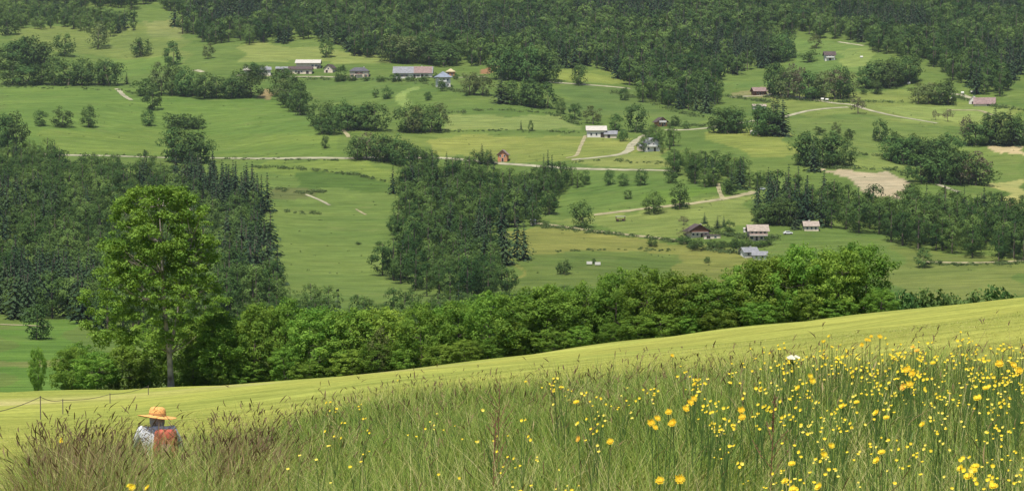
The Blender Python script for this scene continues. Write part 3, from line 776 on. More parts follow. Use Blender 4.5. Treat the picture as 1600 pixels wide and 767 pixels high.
# left wood
woodland('forest', [(-120, 280), (0, 280), (60, 262), (110, 272), (150, 268), (330, 290), (400, 308), (424, 330), (398, 372), (424, 446), (404, 505), (200, 530), (112, 504), (-120, 505)], 7.2, (9, 15), (12, 15), .30, 'broad mixed wood on the lower slope behind the tall tree', .04)
woodland('forest', [(-80, 250), (0, 248), (100, 252), (112, 262), (40, 275), (-80, 275)], 6.6, (8, 11), (9, 12), .1, 'scrubby trees along the valley road at the left edge', .02)
woodland('forest', [(292, 284), (400, 304), (424, 332), (404, 372), (330, 352), (282, 312)], 7.0, (9, 12), (12, 15), .92, 'dark conifers at the upper right corner of the left wood')
woodland('forest', [(352, 388), (412, 374), (430, 446), (404, 470), (360, 462)], 6.8, (9, 12), (14, 18), .9, 'tall dark conifers at the lower right end of the left wood')
# middle wood
woodland('forest', [(622, 268), (650, 258), (690, 270), (715, 290), (806, 292), (836, 278), (870, 276), (890, 290), (888, 304), (628, 306)], 6.4, (8, 12), (9, 12), .12, 'upper tip of the middle wood below the valley road', -.05)
woodland('forest', [(616, 440), (612, 405), (626, 345), (634, 300), (660, 288), (700, 290), (760, 292), (850, 296), (884, 306), (876, 330), (840, 345), (796, 362), (786, 380), (800, 440), (740, 470), (640, 468)], 6.9, (9, 15), (12, 15), .16, 'wedge of mixed wood in the middle of the valley slope', -.04)
woodland('forest', [(1040, 264), (1100, 262), (1160, 276), (1195, 288), (1186, 304), (1120, 298), (1060, 286)], 6.6, (8, 12), (10, 13), .08, 'leafy belt of trees below the white house in the valley', .08)
woodland('forest', [(1172, 350), (1180, 330), (1210, 318), (1270, 322), (1330, 334), (1400, 342), (1480, 346), (1540, 338), (1600, 346), (1720, 346), (1720, 408), (1600, 408), (1480, 400), (1370, 378), (1300, 358)], 6.6, (11, 16), (12, 16), .25, 'dark wood on the right behind the near hedge', -.06)
woodland('forest', [(1000, 236), (1030, 215), (1068, 214), (1060, 240), (1030, 246)], 6.0, (7, 10), (9, 11), .0, 'thicket wrapped around the white house', .1)
woodland('forest', [(380, 492), (470, 490), (620, 492), (740, 490), (900, 486), (900, 530), (380, 540)], 6.8, (6, 9.5), (8, 10), .1, 'grey green valley floor trees peeping over the near hedge', .02)

# ------------------------------------------------------------------ rough growth on banks, ditches and field edges
M['rough'] = leaf_mat('rough_growth', (.050, .085, .024), (.120, .160, .055), .25, 0, ob=False)
def rough_growth():
    r = np.random.default_rng(21); acc = Acc()
    lines = [((400, 262), (470, 264), (560, 274), (630, 290), 70, 1.1), ((430, 296), (470, 302), (500, 300), (500, 300), 40, .9), ((440, 331), (470, 333), (490, 334), (500, 335), 16, .8), ((850, 354), (920, 362), (990, 369), (1062, 378), 90, 1.0),
             ((690, 206), (780, 204), (850, 206), (905, 207), 60, .6), ((890, 254), (960, 250), (1000, 255), (1040, 255), 40, .6), ((960, 145), (1000, 155), (1060, 176), (1100, 184), 60, 1.4), ((1190, 152), (1260, 158), (1340, 160), (1410, 160), 80, 1.2),
             ((1330, 240), (1390, 246), (1440, 262), (1500, 268), 50, .9), ((1290, 262), (1340, 264), (1400, 266), (1420, 276), 50, 1.0), ((1440, 410), (1500, 414), (1560, 413), (1600, 410), 50, .8), ((1070, 386), (1120, 392), (1160, 396), (1180, 398), 60, 1.1),
             ((795, 395), (900, 392), (1000, 390), (1046, 391), 40, .5), ((0, 136), (80, 138), (190, 142), (230, 150), 60, .8), ((420, 120), (480, 124), (560, 126), (620, 124), 60, 1.0), ((600, 126), (650, 128), (700, 140), (730, 146), 60, 1.2), ((690, 178), (780, 172), (860, 178), (905, 196), 60, 1.2),
             ((1120, 150), (1160, 154), (1200, 160), (1220, 170), 60, 1.4), ((1490, 152), (1520, 158), (1560, 168), (1600, 172), 60, 1.3), ((40, 240), (200, 244), (420, 250), (540, 251), 80, .6), ((1100, 360), (1130, 366), (1160, 372), (1215, 372), 60, 1.3), ((1040, 195), (1070, 198), (1100, 196), (1130, 192), 40, 1.1)]
    for *pts, n, hh in lines:
        pts = np.array(pts, float); q = r.uniform(0, 3, n); i = np.minimum(q.astype(int), 2); f = (q - i)[:, None]
        P2 = pts[i] * (1 - f) + pts[i + 1] * f + np.stack([r.normal(0, 3, n), r.normal(0, 1.0, n)], -1)
        for px_, py_ in P2:
            g = far_hit(px_, py_); h = hh * r.uniform(.4, 1.6); w = h * r.uniform(.9, 2.2); m_ = 26
            d = unit(m_, r); d[:, 2] = np.abs(d[:, 2])
            diamonds(acc, g + d * np.array([w, w, h]) * r.uniform(.6, 1, (m_, 1)), (d + unit(m_, r) * .3), .36 + .25 * h, np.clip(r.uniform(0, .8) + r.uniform(-.2, .2, m_), 0, 1), r=r)
    xs = r.uniform(-20, 1620, 700); ys = r.uniform(40, 430, 700)
    for px_, py_ in zip(xs, ys):                                  # tussocks scattered over the pastures
        g = far_hit(px_, py_); h = r.uniform(.2, .7); m_ = 12; d = unit(m_, r); d[:, 2] = np.abs(d[:, 2])
        diamonds(acc, g + d * np.array([h * 1.6, h * 1.6, h]) * r.uniform(.5, 1, (m_, 1)), d + unit(m_, r) * .3, .4, np.clip(r.uniform(.2, 1) + r.uniform(-.2, .2, m_), 0, 1), r=r)
    tag(link('rough_growth', acc.mesh('rough_growth', [M['rough']])), 'weeds, brambles and tussocks on the banks and field edges', 'undergrowth', None, 'stuff')
rough_growth()

# ------------------------------------------------------------------ houses
M['white_wall'] = plain('white_render', (.62, .58, .52), .9, .18, .6)
M['cream_wall'] = plain('cream_render', (.60, .50, .38), .9, .2, .6)
M['pink_wall'] = plain('pinkish_render', (.50, .36, .30), .9, .2, .6)
M['orange_wall'] = plain('orange_render', (.50, .22, .11), .9, .25, .7)
M['timber'] = plain('brown_timber', (.17, .075, .04), .85, .4, 1.5)
M['dark_timber'] = plain('dark_timber', (.055, .04, .032), .85, .4, 1.5)
def roof_mat(name, col, var=.3):
    m, nt, p = new_mat(name)
    tc = N(nt, 'TexCoord')
    n1 = N(nt, 'TexNoise'); n1.inputs['Scale'].default_value = .8; n1.inputs['Detail'].default_value = 7
    nt.links.new(tc.outputs['Object'], n1.inputs['Vector'])
    wv = N(nt, 'TexWave'); wv.inputs['Scale'].default_value = 1.4; wv.inputs['Distortion'].default_value = 1.0; wv.bands_direction = 'X'
    nt.links.new(tc.outputs['Object'], wv.inputs['Vector'])
    c = np.array(col); cc = ramp(nt, n1.outputs['Fac'], [(.3, c * (1 - var)), (.7, c * (1 + var * .6))])
    cc = mixc(nt, 1.0, cc, ramp(nt, wv.outputs['Fac'], [(0, (.86, .86, .86)), (1, (1.05, 1.05, 1.05))]), 'MULTIPLY')
    nt.links.new(cc, p.inputs['Base Color']); p.inputs['Roughness'].default_value = .8; p.inputs['Specular IOR Level'].default_value = .2
    return m
M['slate'] = roof_mat('dark_slate', (.085, .082, .092))
M['grey_roof'] = roof_mat('grey_slate', (.20, .20, .21))
M['blue_roof'] = roof_mat('blue_grey_slate', (.19, .215, .26))
M['pale_roof'] = roof_mat('pale_metal_roof', (.40, .37, .32), .15)
M['tan_roof'] = roof_mat('tan_tile', (.30, .245, .20))
M['red_roof'] = roof_mat('red_brown_tile', (.215, .15, .135))
M['straw_roof'] = roof_mat('yellowish_tile', (.40, .34, .20))
M['brown_roof'] = roof_mat('brown_tile', (.075, .055, .05))
M['glass'] = plain('window_glass', (.035, .042, .05), .15, .2, 1.0, .5)
M['frame'] = plain('window_frame', (.66, .64, .60), .6, .1)
M['shutter'] = plain('brown_shutter', (.16, .08, .05), .8, .3)

def prism(acc, prof, a0, a1, axis, m=0):
    """closed profile [(p, z)] extruded from a0 to a1 along axis ('x': p is y; 'y': p is x)"""
    n = len(prof)
    V = []
    for a in (a0, a1):
        for p, z in prof: V.append((a, p, z) if axis == 'x' else (p, a, z))
    Q = [(i, (i + 1) % n, n + (i + 1) % n, n + i) for i in range(n)]
    acc.add(V, Q, .5, m)
    if n == 6:                                                  # roof section: two slabs meeting at the ridge
        for k in (0, n): acc.add([V[k + i] for i in range(6)], [(0, 1, 4, 5), (1, 2, 3, 4)], .5, m)
    elif n == 5:
        for k in (0, n): acc.add([V[k + i] for i in range(5)], [(0, 1, 2, 4), (2, 3, 4, 4)][:1], .5, m); acc.add([V[k + 2], V[k + 3], V[k + 4], (np.array(V[k + 2]) + np.array(V[k + 4])) / 2], [(0, 1, 2, 3)], .5, m)
    else:
        for k in (0, n): acc.add([V[k + i] for i in range(4)], [(0, 1, 2, 3)], .5, m)

def roof_acc(kind, w, d, hw, rise, o, ridge=None, th=.22):
    a = Acc()
    if kind in ('gable_x', 'gable_y'):
        span = d if kind == 'gable_x' else w
        sl = rise / (span / 2)
        lo, hi = (-o, d + o) if kind == 'gable_x' else (-w / 2 - o, w / 2 + o)
        mid = (lo + hi) / 2
        zl = hw - o * sl + .06; zr = hw + rise + .06
        prof = [(lo, zl), (mid, zr), (hi, zl), (hi, zl + th), (mid, zr + th), (lo, zl + th)]
        if kind == 'gable_x': prism(a, prof, -w / 2 - o, w / 2 + o, 'x')
        else: prism(a, prof, -o, d + o, 'y')
    else:
        x0, x1, y0, y1 = -w / 2 - o, w / 2 + o, -o, d + o
        box(a, x0, x1, y0, y1, hw + .02, hw + .2)
        L = (ridge or 0) / 2; ym = d / 2; zt = hw + rise
        z = hw + .203
        a.add([(x0, y0, z), (x1, y0, z), (L, ym, zt), (-L, ym, zt)], [(0, 1, 2, 3)])
        a.add([(x1, y1, z), (x0, y1, z), (-L, ym, zt), (L, ym, zt)], [(0, 1, 2, 3)])
        a.add([(x1, y0, z), (x1, y1, z), (L, ym, zt), (L, ym + .02, zt)], [(0, 1, 3, 2)])
        a.add([(x0, y1, z), (x0, y0, z), (-L, ym, zt), (-L, ym + .02, zt)], [(0, 1, 2, 3)])
    return a

def wall_acc(kind, w, d, hw, rise, base=-2.2):
    a = Acc()
    if kind == 'gable_x': prism(a, [(0, base), (0, hw), (d / 2, hw + rise), (d, hw), (d, base)], -w / 2, w / 2, 'x')
    elif kind == 'gable_y': prism(a, [(-w / 2, base), (-w / 2, hw), (0, hw + rise), (w / 2, hw), (w / 2, base)], 0, d, 'y')
    else: box(a, -w / 2, w / 2, 0, d, base, hw + .015)
    return a

def house(px, py, w, d, hw, rise, kind, wall, roof, label, rz=0.0, over=.7, ridge=None, wins=(), doors=(), chimney=None, name='house', cat='house', balcony=None, gable_mat=None, group=None, shutters=False, side=(), sc=None):
    """front face at local y = 0, looking at the valley; wins / doors are (x, z, w, h) on the front"""
    P = far_hit(px, py)
    root = empty(name, P, R(rz), label, cat, group)
    root.scale = (sc or (.68 if py > 340 else .84),) * 3
    link('wall', wall_acc(kind, w, d, hw, rise).mesh(name + '_wall', [M[wall]]), root)
    rf = link('roof', roof_acc(kind, w, d, hw, rise, over, ridge).mesh(name + '_roof', [M[roof]]), root)
    if gable_mat:
        a = Acc(); zc = hw - .1
        prism(a, [(-w / 2 + .03, zc - .9), (w / 2 - .03, zc - .9), (w / 2 - .03, zc), (0, hw + rise - .05), (-w / 2 + .03, zc)], -.08, -.004, 'y')
        link('gable_boarding', a.mesh(name + '_gable', [M[gable_mat]]), root)
    if chimney:
        cx_, cy_, ch = chimney; a = Acc(); box(a, cx_ - .35, cx_ + .35, cy_ - .35, cy_ + .35, hw + .3, hw + rise + ch); box(a, cx_ - .43, cx_ + .43, cy_ - .43, cy_ + .43, hw + rise + ch + .002, hw + rise + ch + .12)
        link('chimney', a.mesh('chimney', [M['white_wall']]), rf)
    def opening(kindname, x, z, ww, hh, mat, y=-.05):
        a = Acc(); box(a, x - ww / 2, x + ww / 2, y, y + .1, z, z + hh)
        o = link(kindname, a.mesh(kindname, [M[mat]]), root)
        f = Acc(); t = .09
        box(f, x - ww / 2 - t, x - ww / 2 - .002, y - .03, y + .1, z - t, z + hh + t); box(f, x + ww / 2 + .002, x + ww / 2 + t, y - .03, y + .1, z - t, z + hh + t)
        box(f, x - ww / 2, x + ww / 2, y - .03, y + .1, z + hh + .002, z + hh + t); box(f, x - ww / 2, x + ww / 2, y - .06, y + .1, z - t, z - .002)
        link('frame', f.mesh('frame', [M['frame']]), o)
        if kindname == 'window' and shutters:
            for q in (-1, 1):
                b = Acc(); xs_ = x + q * (ww * .75 + t + .01); box(b, xs_ - ww * .24, xs_ + ww * .24, y - .02, y + .1, z - .05, z + hh + .05)
                link('shutter', b.mesh('shutter', [M['shutter']]), o)
    for x, z, ww, hh in wins: opening('window', x, z, ww, hh, 'glass')
    for x, z, ww, hh in doors: opening('door', x, z, ww, hh, 'dark_timber')
    if balcony:
        x0, x1, z, dep, mat = balcony; a = Acc(); box(a, x0, x1, -dep, -.06, z - .18, z)
        o = link('balcony', a.mesh('balcony', [M['frame']]), root)
        b = Acc(); n = int((x1 - x0) / .3)
        for i in range(n + 1): xx = x0 + (x1 - x0 - .08) * i / n; box(b, xx, xx + .08, -dep, -dep + .05, z + .002, z + .9)
        box(b, x0, x1, -dep - .02, -dep + .07, z + .902, z + 1.0); box(b, x0, x1, -dep - .03, -dep - .002, z + .12, z + .75)
        link('railing', b.mesh('railing', [M[mat]]), o)
    for (x, y, z, ww, dd_, hh, mat, nm) in side:
        a = Acc(); box(a, x - ww / 2, x + ww / 2, y, y + dd_, z, z + hh); link(nm, a.mesh(nm, [M[mat]]), root)
    return root

def wrow(xs, z, w=1.0, h=1.2): return [(x, z, w, h) for x in xs]

# hamlet on the upper terrace
house(391, 119, 9, 8, 4.2, 2.4, 'gable_x', 'white_wall', 'pale_roof', 'white house half hidden by trees at the left end of the hamlet', wins=wrow((-2.6, 0, 2.6), 1.2), doors=[(1.4, .05, 1, 2)])
house(414, 118, 8, 8, 4.0, 2.0, 'gable_x', 'white_wall', 'grey_roof', 'small white house with a grey roof left of the big farm barn', rz=8, wins=wrow((-2, 1), 1.4), chimney=(1.5, 5, .8))
house(440, 113, 8.5, 6, 2.4, 1.4, 'gable_x', 'dark_timber', 'grey_roof', 'low grey roofed shed between the white house and the farm barn', name='farm_shed', cat='shed', over=.4, doors=[(1, .05, 2, 1.8)])
house(481, 108, 17, 10, 4.4, 2.3, 'gable_x', 'cream_wall', 'pale_roof', 'long farm barn with a pale sheet roof behind a darker roof', name='barn', cat='barn', over=.9, wins=wrow((3.4, 6.2), 1.6, 1.6, 1.4), doors=[(7.6, .05, 2.4, 2.4)])
house(469, 116, 16.5, 7, 3.6, 1.8, 'gable_x', 'cream_wall', 'brown_roof', 'lower farm building with a dark roof and pale front below the barn', name='barn', cat='barn', wins=wrow((-3, 1.0), 1.2, 1.5, 1.2), doors=[(-1.0, .05, 1.8, 2.1), (5.2, .05, 2.0, 2.2)])
house(513, 114, 6.5, 9, 3.4, 2.6, 'gable_y', 'cream_wall', 'brown_roof', 'narrow gabled annex at the right end of the farm barn', rz=-14, wins=wrow((0,), 2.6, 1.2, 1.1), doors=[(-1.2, .05, 1.6, 2)])
house(561, 122, 13, 10, 4.6, 3.0, 'hip', 'cream_wall', 'slate', 'dark slate hip roofed house with pale walls beside a conifer', ridge=7, wins=wrow((-4.8, 4.8), .9, 1.2, 1.5) + wrow((-1.6, 1.6), 2.9, 1.1, 1.2), doors=[(-2.4, .05, 1.2, 2.1)], balcony=(-1.9, 2.2, 2.5, 1.1, 'shutter'), chimney=(3, 6, .5), shutters=True)
r_ = house(645, 122, 26.5, 11, 3.6, 4.2, 'gable_x', 'white_wall', 'grey_roof', 'long low farmhouse with grey slate on its left half and red tiles on its right', wins=wrow((-10.5, -7.5, -4.5), .9, 1.3, 1.4) + wrow((3.6, 9.5), .9, 1.1, 1.4), doors=[(1.2, .05, 1.6, 2.3), (6.6, .05, 1.8, 2.4)], over=.8, shutters=True, chimney=(6, 6.2, .7))
a = Acc(); sl_ = 4.2 / 5.5
prism(a, [(-.86, 3.6 - .86 * sl_ + .30), (5.5, 8.09), (5.5, 8.15), (-.86, 3.6 - .86 * sl_ + .36)], .6, 13.4, 'x'); link('tiled_roof', a.mesh('tiled_roof', [M['red_roof']]), r_)
house(694, 137, 8.5, 8.5, 6.6, 4.2, 'pyramid', 'white_wall', 'blue_roof', 'tall white house under a steep blue grey pyramid roof', rz=12, over=1.3, wins=wrow((-2.4, 0, 2.4), 4.4, 1.0, 1.3) + wrow((-2.4, 2.6), 1.3, 1.0, 1.3), doors=[(.3, .05, 1.3, 2.2)], balcony=(-4, 1.5, 3.8, 1.2, 'frame'))
house(704, 119, 6.0, 6, 2.8, 2.6, 'pyramid', 'orange_wall', 'straw_roof', 'little orange house with a yellowish pyramid roof behind the blue roofed house', over=.7, wins=wrow((-1.6,), 1.0, .9, 1.1), doors=[(1, .05, 1.0, 2)])
# middle slope
house(932, 215, 10.5, 8, 4.2, 2.2, 'gable_x', 'white_wall', 'pale_roof', 'white barn with a bright cream roof in the middle of the slope', name='barn', cat='barn', over=.8, wins=wrow((-3, 0), 1.2, 1.0, 1.3), doors=[(3.4, .05, 2.2, 2.8)])
house(954, 216, 6.8, 6.5, 2.2, 1.8, 'gable_x', 'cream_wall', 'grey_roof', 'low grey roofed extension at the right end of the white barn', name='farm_shed', cat='shed', over=.5, rz=-6, doors=[(-1, .05, 1.6, 1.9)])
house(1020, 237, 8.5, 8, 4.6, 2.6, 'gable_y', 'white_wall', 'grey_roof', 'white gabled house with a grey roof at the end of the curving drive', rz=18, wins=wrow((-2.2, .4), 3.2, .9, 1.2) + wrow((-2.4,), 1, .9, 1.2), doors=[(1.2, .05, 1.2, 2.1)], balcony=(-3.6, 2.4, 2.8, 1.1, 'frame'))
house(1008, 236, 6.5, 5, 2.6, 1.4, 'gable_x', 'cream_wall', 'grey_roof', 'low lean building on the left of the white house on the drive', name='garage', cat='garage', rz=12, over=.4, doors=[(0, .05, 2.4, 2.0)])
house(1035, 198, 5.6, 7, 3.2, 2.1, 'gable_y', 'orange_wall', 'brown_roof', 'red brown chalet with a white edged gable among garden trees', rz=14, over=1.1, wins=wrow((-1.6, 1.4), 1.1, .9, 1.2) + wrow((0,), 3.4, 1.0, 1.1), doors=[(.2, .05, .9, 2)], balcony=(-2.2, 2.2, 2.6, 1.0, 'frame'))
house(785, 253, 5.0, 6, 4.0, 2.2, 'gable_y', 'orange_wall', 'red_roof', 'small orange gabled house between trees on the valley road', over=.7, rz=-8, wins=wrow((-1.1, 1.1), 2.6, .8, 1.0), doors=[(.1, .05, 1.1, 2)])
# upper right
house(1188, 149, 8.5, 7, 3.0, 2.2, 'gable_x', 'timber', 'red_roof', 'red roofed timber cabin on the upper right lane', name='cabin', cat='cabin', over=.9, rz=10, wins=wrow((-2, 2), 1, 1, 1), doors=[(0, .05, 1.1, 2)])
house(1187, 171, 8.5, 5, 1.9, 1.2, 'gable_x', 'white_wall', 'tan_roof', 'long pale shed just below the red roofed cabin', name='farm_shed', cat='shed', over=.4, wins=wrow((-2.4, 0, 2.4), .8, 1, .7))
house(1180, 210, 5.2, 3, 1.2, .8, 'gable_x', 'white_wall', 'pale_roof', 'tiny white hut in front of the dark clump on the lane', name='hut', cat='hut', over=.25, doors=[(0, .05, .8, 1.1)])
house(1297, 95, 7.5, 7, 4.4, 2.4, 'gable_x', 'white_wall', 'brown_roof', 'small chalet with a dark roof alone on the high clearing', name='chalet', cat='chalet', over=.9, wins=wrow((-2.2, 0, 2.2), 2.7, 1.1, 1.1), doors=[(0, .05, 1.8, 1.8)], balcony=(-3, 3, 2.3, 1, 'frame'))
house(1538, 166, 15, 10, 1.8, 4.4, 'gable_x', 'cream_wall', 'red_roof', 'broad reddish hangar roof low over the ground at the right edge of the forest', name='hangar', cat='barn', over=.6, rz=-16, sc=.74, doors=[(3, .05, 2.5, 1.5)])
house(1520, 163, 5, 8, 2.0, 3.0, 'gable_y', 'white_wall', 'pale_roof', 'narrow white gabled shed against the left of the reddish hangar', name='farm_shed', cat='shed', rz=-22, over=.3, doors=[(0, .05, 1.4, 1.7)])
house(1574, 110, 8, 5, 2.6, 1.6, 'gable_x', 'white_wall', 'pale_roof', 'white roofed building among the forest trees at the far right', over=.4, wins=wrow((-2, 1), 1, 1, 1))
# houses in the valley
house(1093, 371, 10.2, 9.5, 3.6, 3.0, 'gable_y', 'cream_wall', 'brown_roof', 'brown gabled chalet with a cream ground floor on the valley floor', rz=8, over=1.5, gable_mat='timber', wins=wrow((-3.3, -1.1, 3.3), 1.0, 1.1, 1.3) + [], doors=[(1.2, .05, 1.2, 2.1)], balcony=(-4.4, 4.4, 2.75, 1.2, 'timber'), name='chalet', cat='chalet', chimney=(2, 6, .2))
house(1113, 373, 8.5, 4, 1.7, .5, 'hip', 'cream_wall', 'brown_roof', 'low garden annex running right from the brown gabled chalet', ridge=5, over=.3, name='garage', cat='garage', rz=4, doors=[(-2, .05, 2.0, 1.4)], wins=wrow((1.6,), .5, 1.2, .8))
house(1185, 376, 9.4, 9, 5.2, 2.6, 'gable_x', 'pink_wall', 'tan_roof', 'two storey pinkish house with a tan roof and a full width balcony', over=1.0, wins=wrow((-3.2, -1.1, 1.2, 3.3), 3.4, 1.2, 1.3) + wrow((-3.2, 1.6, 3.4), .7, 1.3, 1.4), doors=[(-.9, .05, 1.2, 2.1)], balcony=(-4.7, 4.7, 2.75, 1.4, 'pink_wall'), shutters=False)
house(1166, 363, 2.6, 2.4, 1.7, .5, 'gable_x', 'white_wall', 'pale_roof', 'tiny white garden hut left of the pinkish balcony house', name='hut', cat='hut', over=.2, doors=[(0, .05, .8, 1.4)])
house(1174, 402, 7.0, 7, 2.7, 1.9, 'gable_x', 'white_wall', 'grey_roof', 'left of two low grey roofed houses behind the near hedge', rz=14, over=.7, wins=wrow((-1.5, 1.2), 1, 1, 1.1), chimney=(1, 4, .5))
house(1187, 406, 6.6, 6, 2.4, 1.5, 'gable_x', 'white_wall', 'grey_roof', 'right of two low grey roofed houses behind the near hedge', rz=-8, over=.7, wins=wrow((-1.6, 1.4), .9, 1, 1))
house(1268, 361, 7.4, 7, 2.7, 2.1, 'gable_x', 'cream_wall', 'tan_roof', 'cream house with a grey tan roof and white chimney above the big round tree', over=.6, wins=wrow((-2.2, 0, 2.2), .9, 1, 1.2), chimney=(-.6, 4.4, .7))
house(833, 351, 3.0, 3, 1.9, .7, 'gable_x', 'white_wall', 'grey_roof', 'small pale stone hut where the track leaves the wood', name='hut', cat='hut', over=.2, doors=[(.3, .05, .9, 1.6)])

# small things on the pastures
def wagon(px, py, label):
    P = far_hit(px, py); root = empty('hay_wagon', P, R(6), label, 'wagon')
    a = Acc(); box(a, -1.7, 1.7, 0, 1.5, .75, .95); box(a, -1.7, -1.6, 0, 1.5, .952, 1.75); box(a, 1.6, 1.7, 0, 1.5, .952, 1.75); link('body', a.mesh('wagon_body', [M['timber']]), root)
    a = Acc(); box(a, -1.8, 1.8, -.1, 1.6, 1.752, 1.95); link('cover', a.mesh('wagon_cover', [M['pale_roof']]), root)
    for x in (-1.1, 1.1):
        for y in (-.12, 1.52):
            b = Acc(); n = 14; an = np.linspace(0, 2 * PI, n, endpoint=False)
            tube(b, [(x, y, .38), (x, y + .1, .38)], [.38, .38], 14); b.add(np.stack([x + .38 * np.cos(an), an * 0 + y, .38 + .38 * np.sin(an)], -1), [(0, i, i + 1, i + 2) for i in range(1, n - 2, 2)]); b.add(np.stack([x + .38 * np.cos(an), an * 0 + y + .1, .38 + .38 * np.sin(an)], -1), [(0, i, i + 1, i + 2) for i in range(1, n - 2, 2)])
            link('wheel', b.mesh('wagon_wheel', [M['dark_timber']]), root)
wagon(970, 346, 'pale covered wagon standing on the dry pasture')
def trough(px, py, label):
    P = far_hit(px, py); root = empty('water_trough', P, 0, label, 'trough')
    a = Acc(); box(a, -.9, .9, 0, .1, .25, 1.1); box(a, -.9, .9, .8, .9, .25, 1.1); box(a, -.9, -.8, .102, .798, .25, 1.1); box(a, .8, .9, .102, .798, .25, 1.1); box(a, -.79, .79, .11, .79, .3, .9); link('tank', a.mesh('trough_tank', [M['white_wall']]), root)
    a = Acc(); box(a, -.7, -.55, .2, .7, -.4, .248); box(a, .55, .7, .2, .7, -.4, .248); link('stand', a.mesh('trough_stand', [M['dark_timber']]), root)
trough(921, 414, 'left of two pale water tanks on the lower pasture'); trough(934, 415, 'right of two pale water tanks beside the tiny bush')

def car(px, py, rz, mat, label):
    P = far_hit(px, py); root = empty('parked_car', P, R(rz), label, 'car'); root.scale = (.78,) * 3
    prof = [(-2.1, .35), (-2.1, .85), (-1.5, .95), (-.9, 1.42), (.7, 1.45), (1.25, .98), (2.05, .85), (2.1, .35)]
    a = Acc(); n = len(prof)
    V_ = [(x, y, z) for y in (-.82, .82) for x, z in prof]
    a.add(V_, [(i, (i + 1) % n, n + (i + 1) % n, n + i) for i in range(n)]); 
    for k in (0, n): a.add([V_[k + i] for i in range(n)], [(0, 1, 2, 7), (2, 5, 6, 7), (2, 3, 4, 5)])
    link('body', a.mesh('car_body', [mat]), root)
    b = Acc(); V2 = [(-1.35, .98), (-.88, 1.36), (.64, 1.39), (1.08, .98)]
    for y in (-.825, .825): b.add([(x, y, z) for x, z in V2], [(0, 1, 2, 3)])
    link('window', b.mesh('car_window', [M['glass']]), root)
    for x in (-1.3, 1.3):
        for y in (-.86, .66):
            c = Acc(); tube(c, [(x, y, .32), (x, y + .2, .32)], [.32, .32], 12); an = np.linspace(0, 2 * PI, 12, endpoint=False)
            for yy in (y, y + .2): c.add(np.stack([x + .32 * np.cos(an), an * 0 + yy, .32 + .32 * np.sin(an)], -1), [(0, i, i + 1, i + 2) for i in range(1, 10, 2)])
            link('wheel', c.mesh('car_wheel', [M['dark_timber']]), root)
M['white_paint'] = plain('white_paint', (.7, .7, .68), .4, .08, 1, .5)
car(1231, 366, 4, M['white_paint'], 'white car parked left of the cream house with a white chimney')
car(1190, 297, 3, M['white_paint'], 'pale car in the yard at the end of the track by the dark bush')

# pale wrapped bales / stones scattered along the right hand lanes
M['bale'] = plain('pale_wrap', (.60, .58, .52), .6, .15, 1)
def bale(px, py, label, group):
    P = far_hit(px, py); a = Acc(); n = 12
    tube(a, [(-.85, 0, .6), (-.8, 0, .6), (0, 0, .6), (.8, 0, .6), (.85, 0, .6)], [.5, .68, .7, .68, .5], n)
    an = np.linspace(0, 2 * PI, n, endpoint=False)
    for x in (-.85, .85): a.add(np.stack([an * 0 + x, .5 * np.cos(an), .6 + .5 * np.sin(an)], -1), [(0, i, i + 1, i + 2) for i in range(1, n - 2, 2)])
    o = link('hay_bale', a.mesh('hay_bale', [M['bale']], False)); o.location = P; o.rotation_euler = (0, 0, rnd.uniform(-.5, .5)); tag(o, label, 'bale', group)
for px, py in [(1233, 153), (1257, 155), (1285, 157), (1292, 158)]: bale(px, py, 'pale wrapped bale beside the upper right lane', 'bales beside the upper right lane')
for px, py in [(1398, 134), (1420, 132), (1346, 91), (1504, 147), (1519, 146), (1488, 156)]: bale(px, py, 'pale wrapped bale at the foot of the forest on the right', 'bales at the foot of the forest')

# ------------------------------------------------------------------ electric fence on the left of the hay field
M['post'] = plain('fence_post', (.16, .13, .10), .9, .4, 4)
M['rope'] = plain('fence_rope', (.10, .085, .065), .9, .2, 4)
froot = None
fpts = []
for px, py_top, D in [(-40, 650, 58), (63, 620, 80), (98, 625, 90), (172, 630, 104), (232, 634, 112)]:
    u, t = ray(px, py_top); x, y = u * D, D; zg = float(height(x, y)); fpts.append((x, y, zg, t * D))
fr = empty('wire_fence', (fpts[1][0], fpts[1][1], fpts[1][2]), 0, 'low fence of thin posts and one dark rope at the left of the hay field', 'fence')
for x, y, zg, zt in fpts:
    a = Acc(); tube(a, [(x - fpts[1][0], y - fpts[1][1], zg - .3 - fpts[1][2]), (x - fpts[1][0], y - fpts[1][1], max(zt, zg + .5) + .05 - fpts[1][2])], [.026, .022], 6); link('post', a.mesh('fence_post', [M['post']]), fr)
a = Acc()
for (x0, y0, g0, z0), (x1, y1, g1, z1) in zip(fpts, fpts[1:]):
    z0, z1 = max(z0, g0 + .5), max(z1, g1 + .5)
    q = np.linspace(0, 1, 9); tube(a, np.stack([x0 + (x1 - x0) * q - fpts[1][0], y0 + (y1 - y0) * q - fpts[1][1], z0 + (z1 - z0) * q - .10 * np.sin(PI * q) - fpts[1][2]], -1), .013, 5)
link('rope', a.mesh('fence_rope', [M['rope']]), fr)

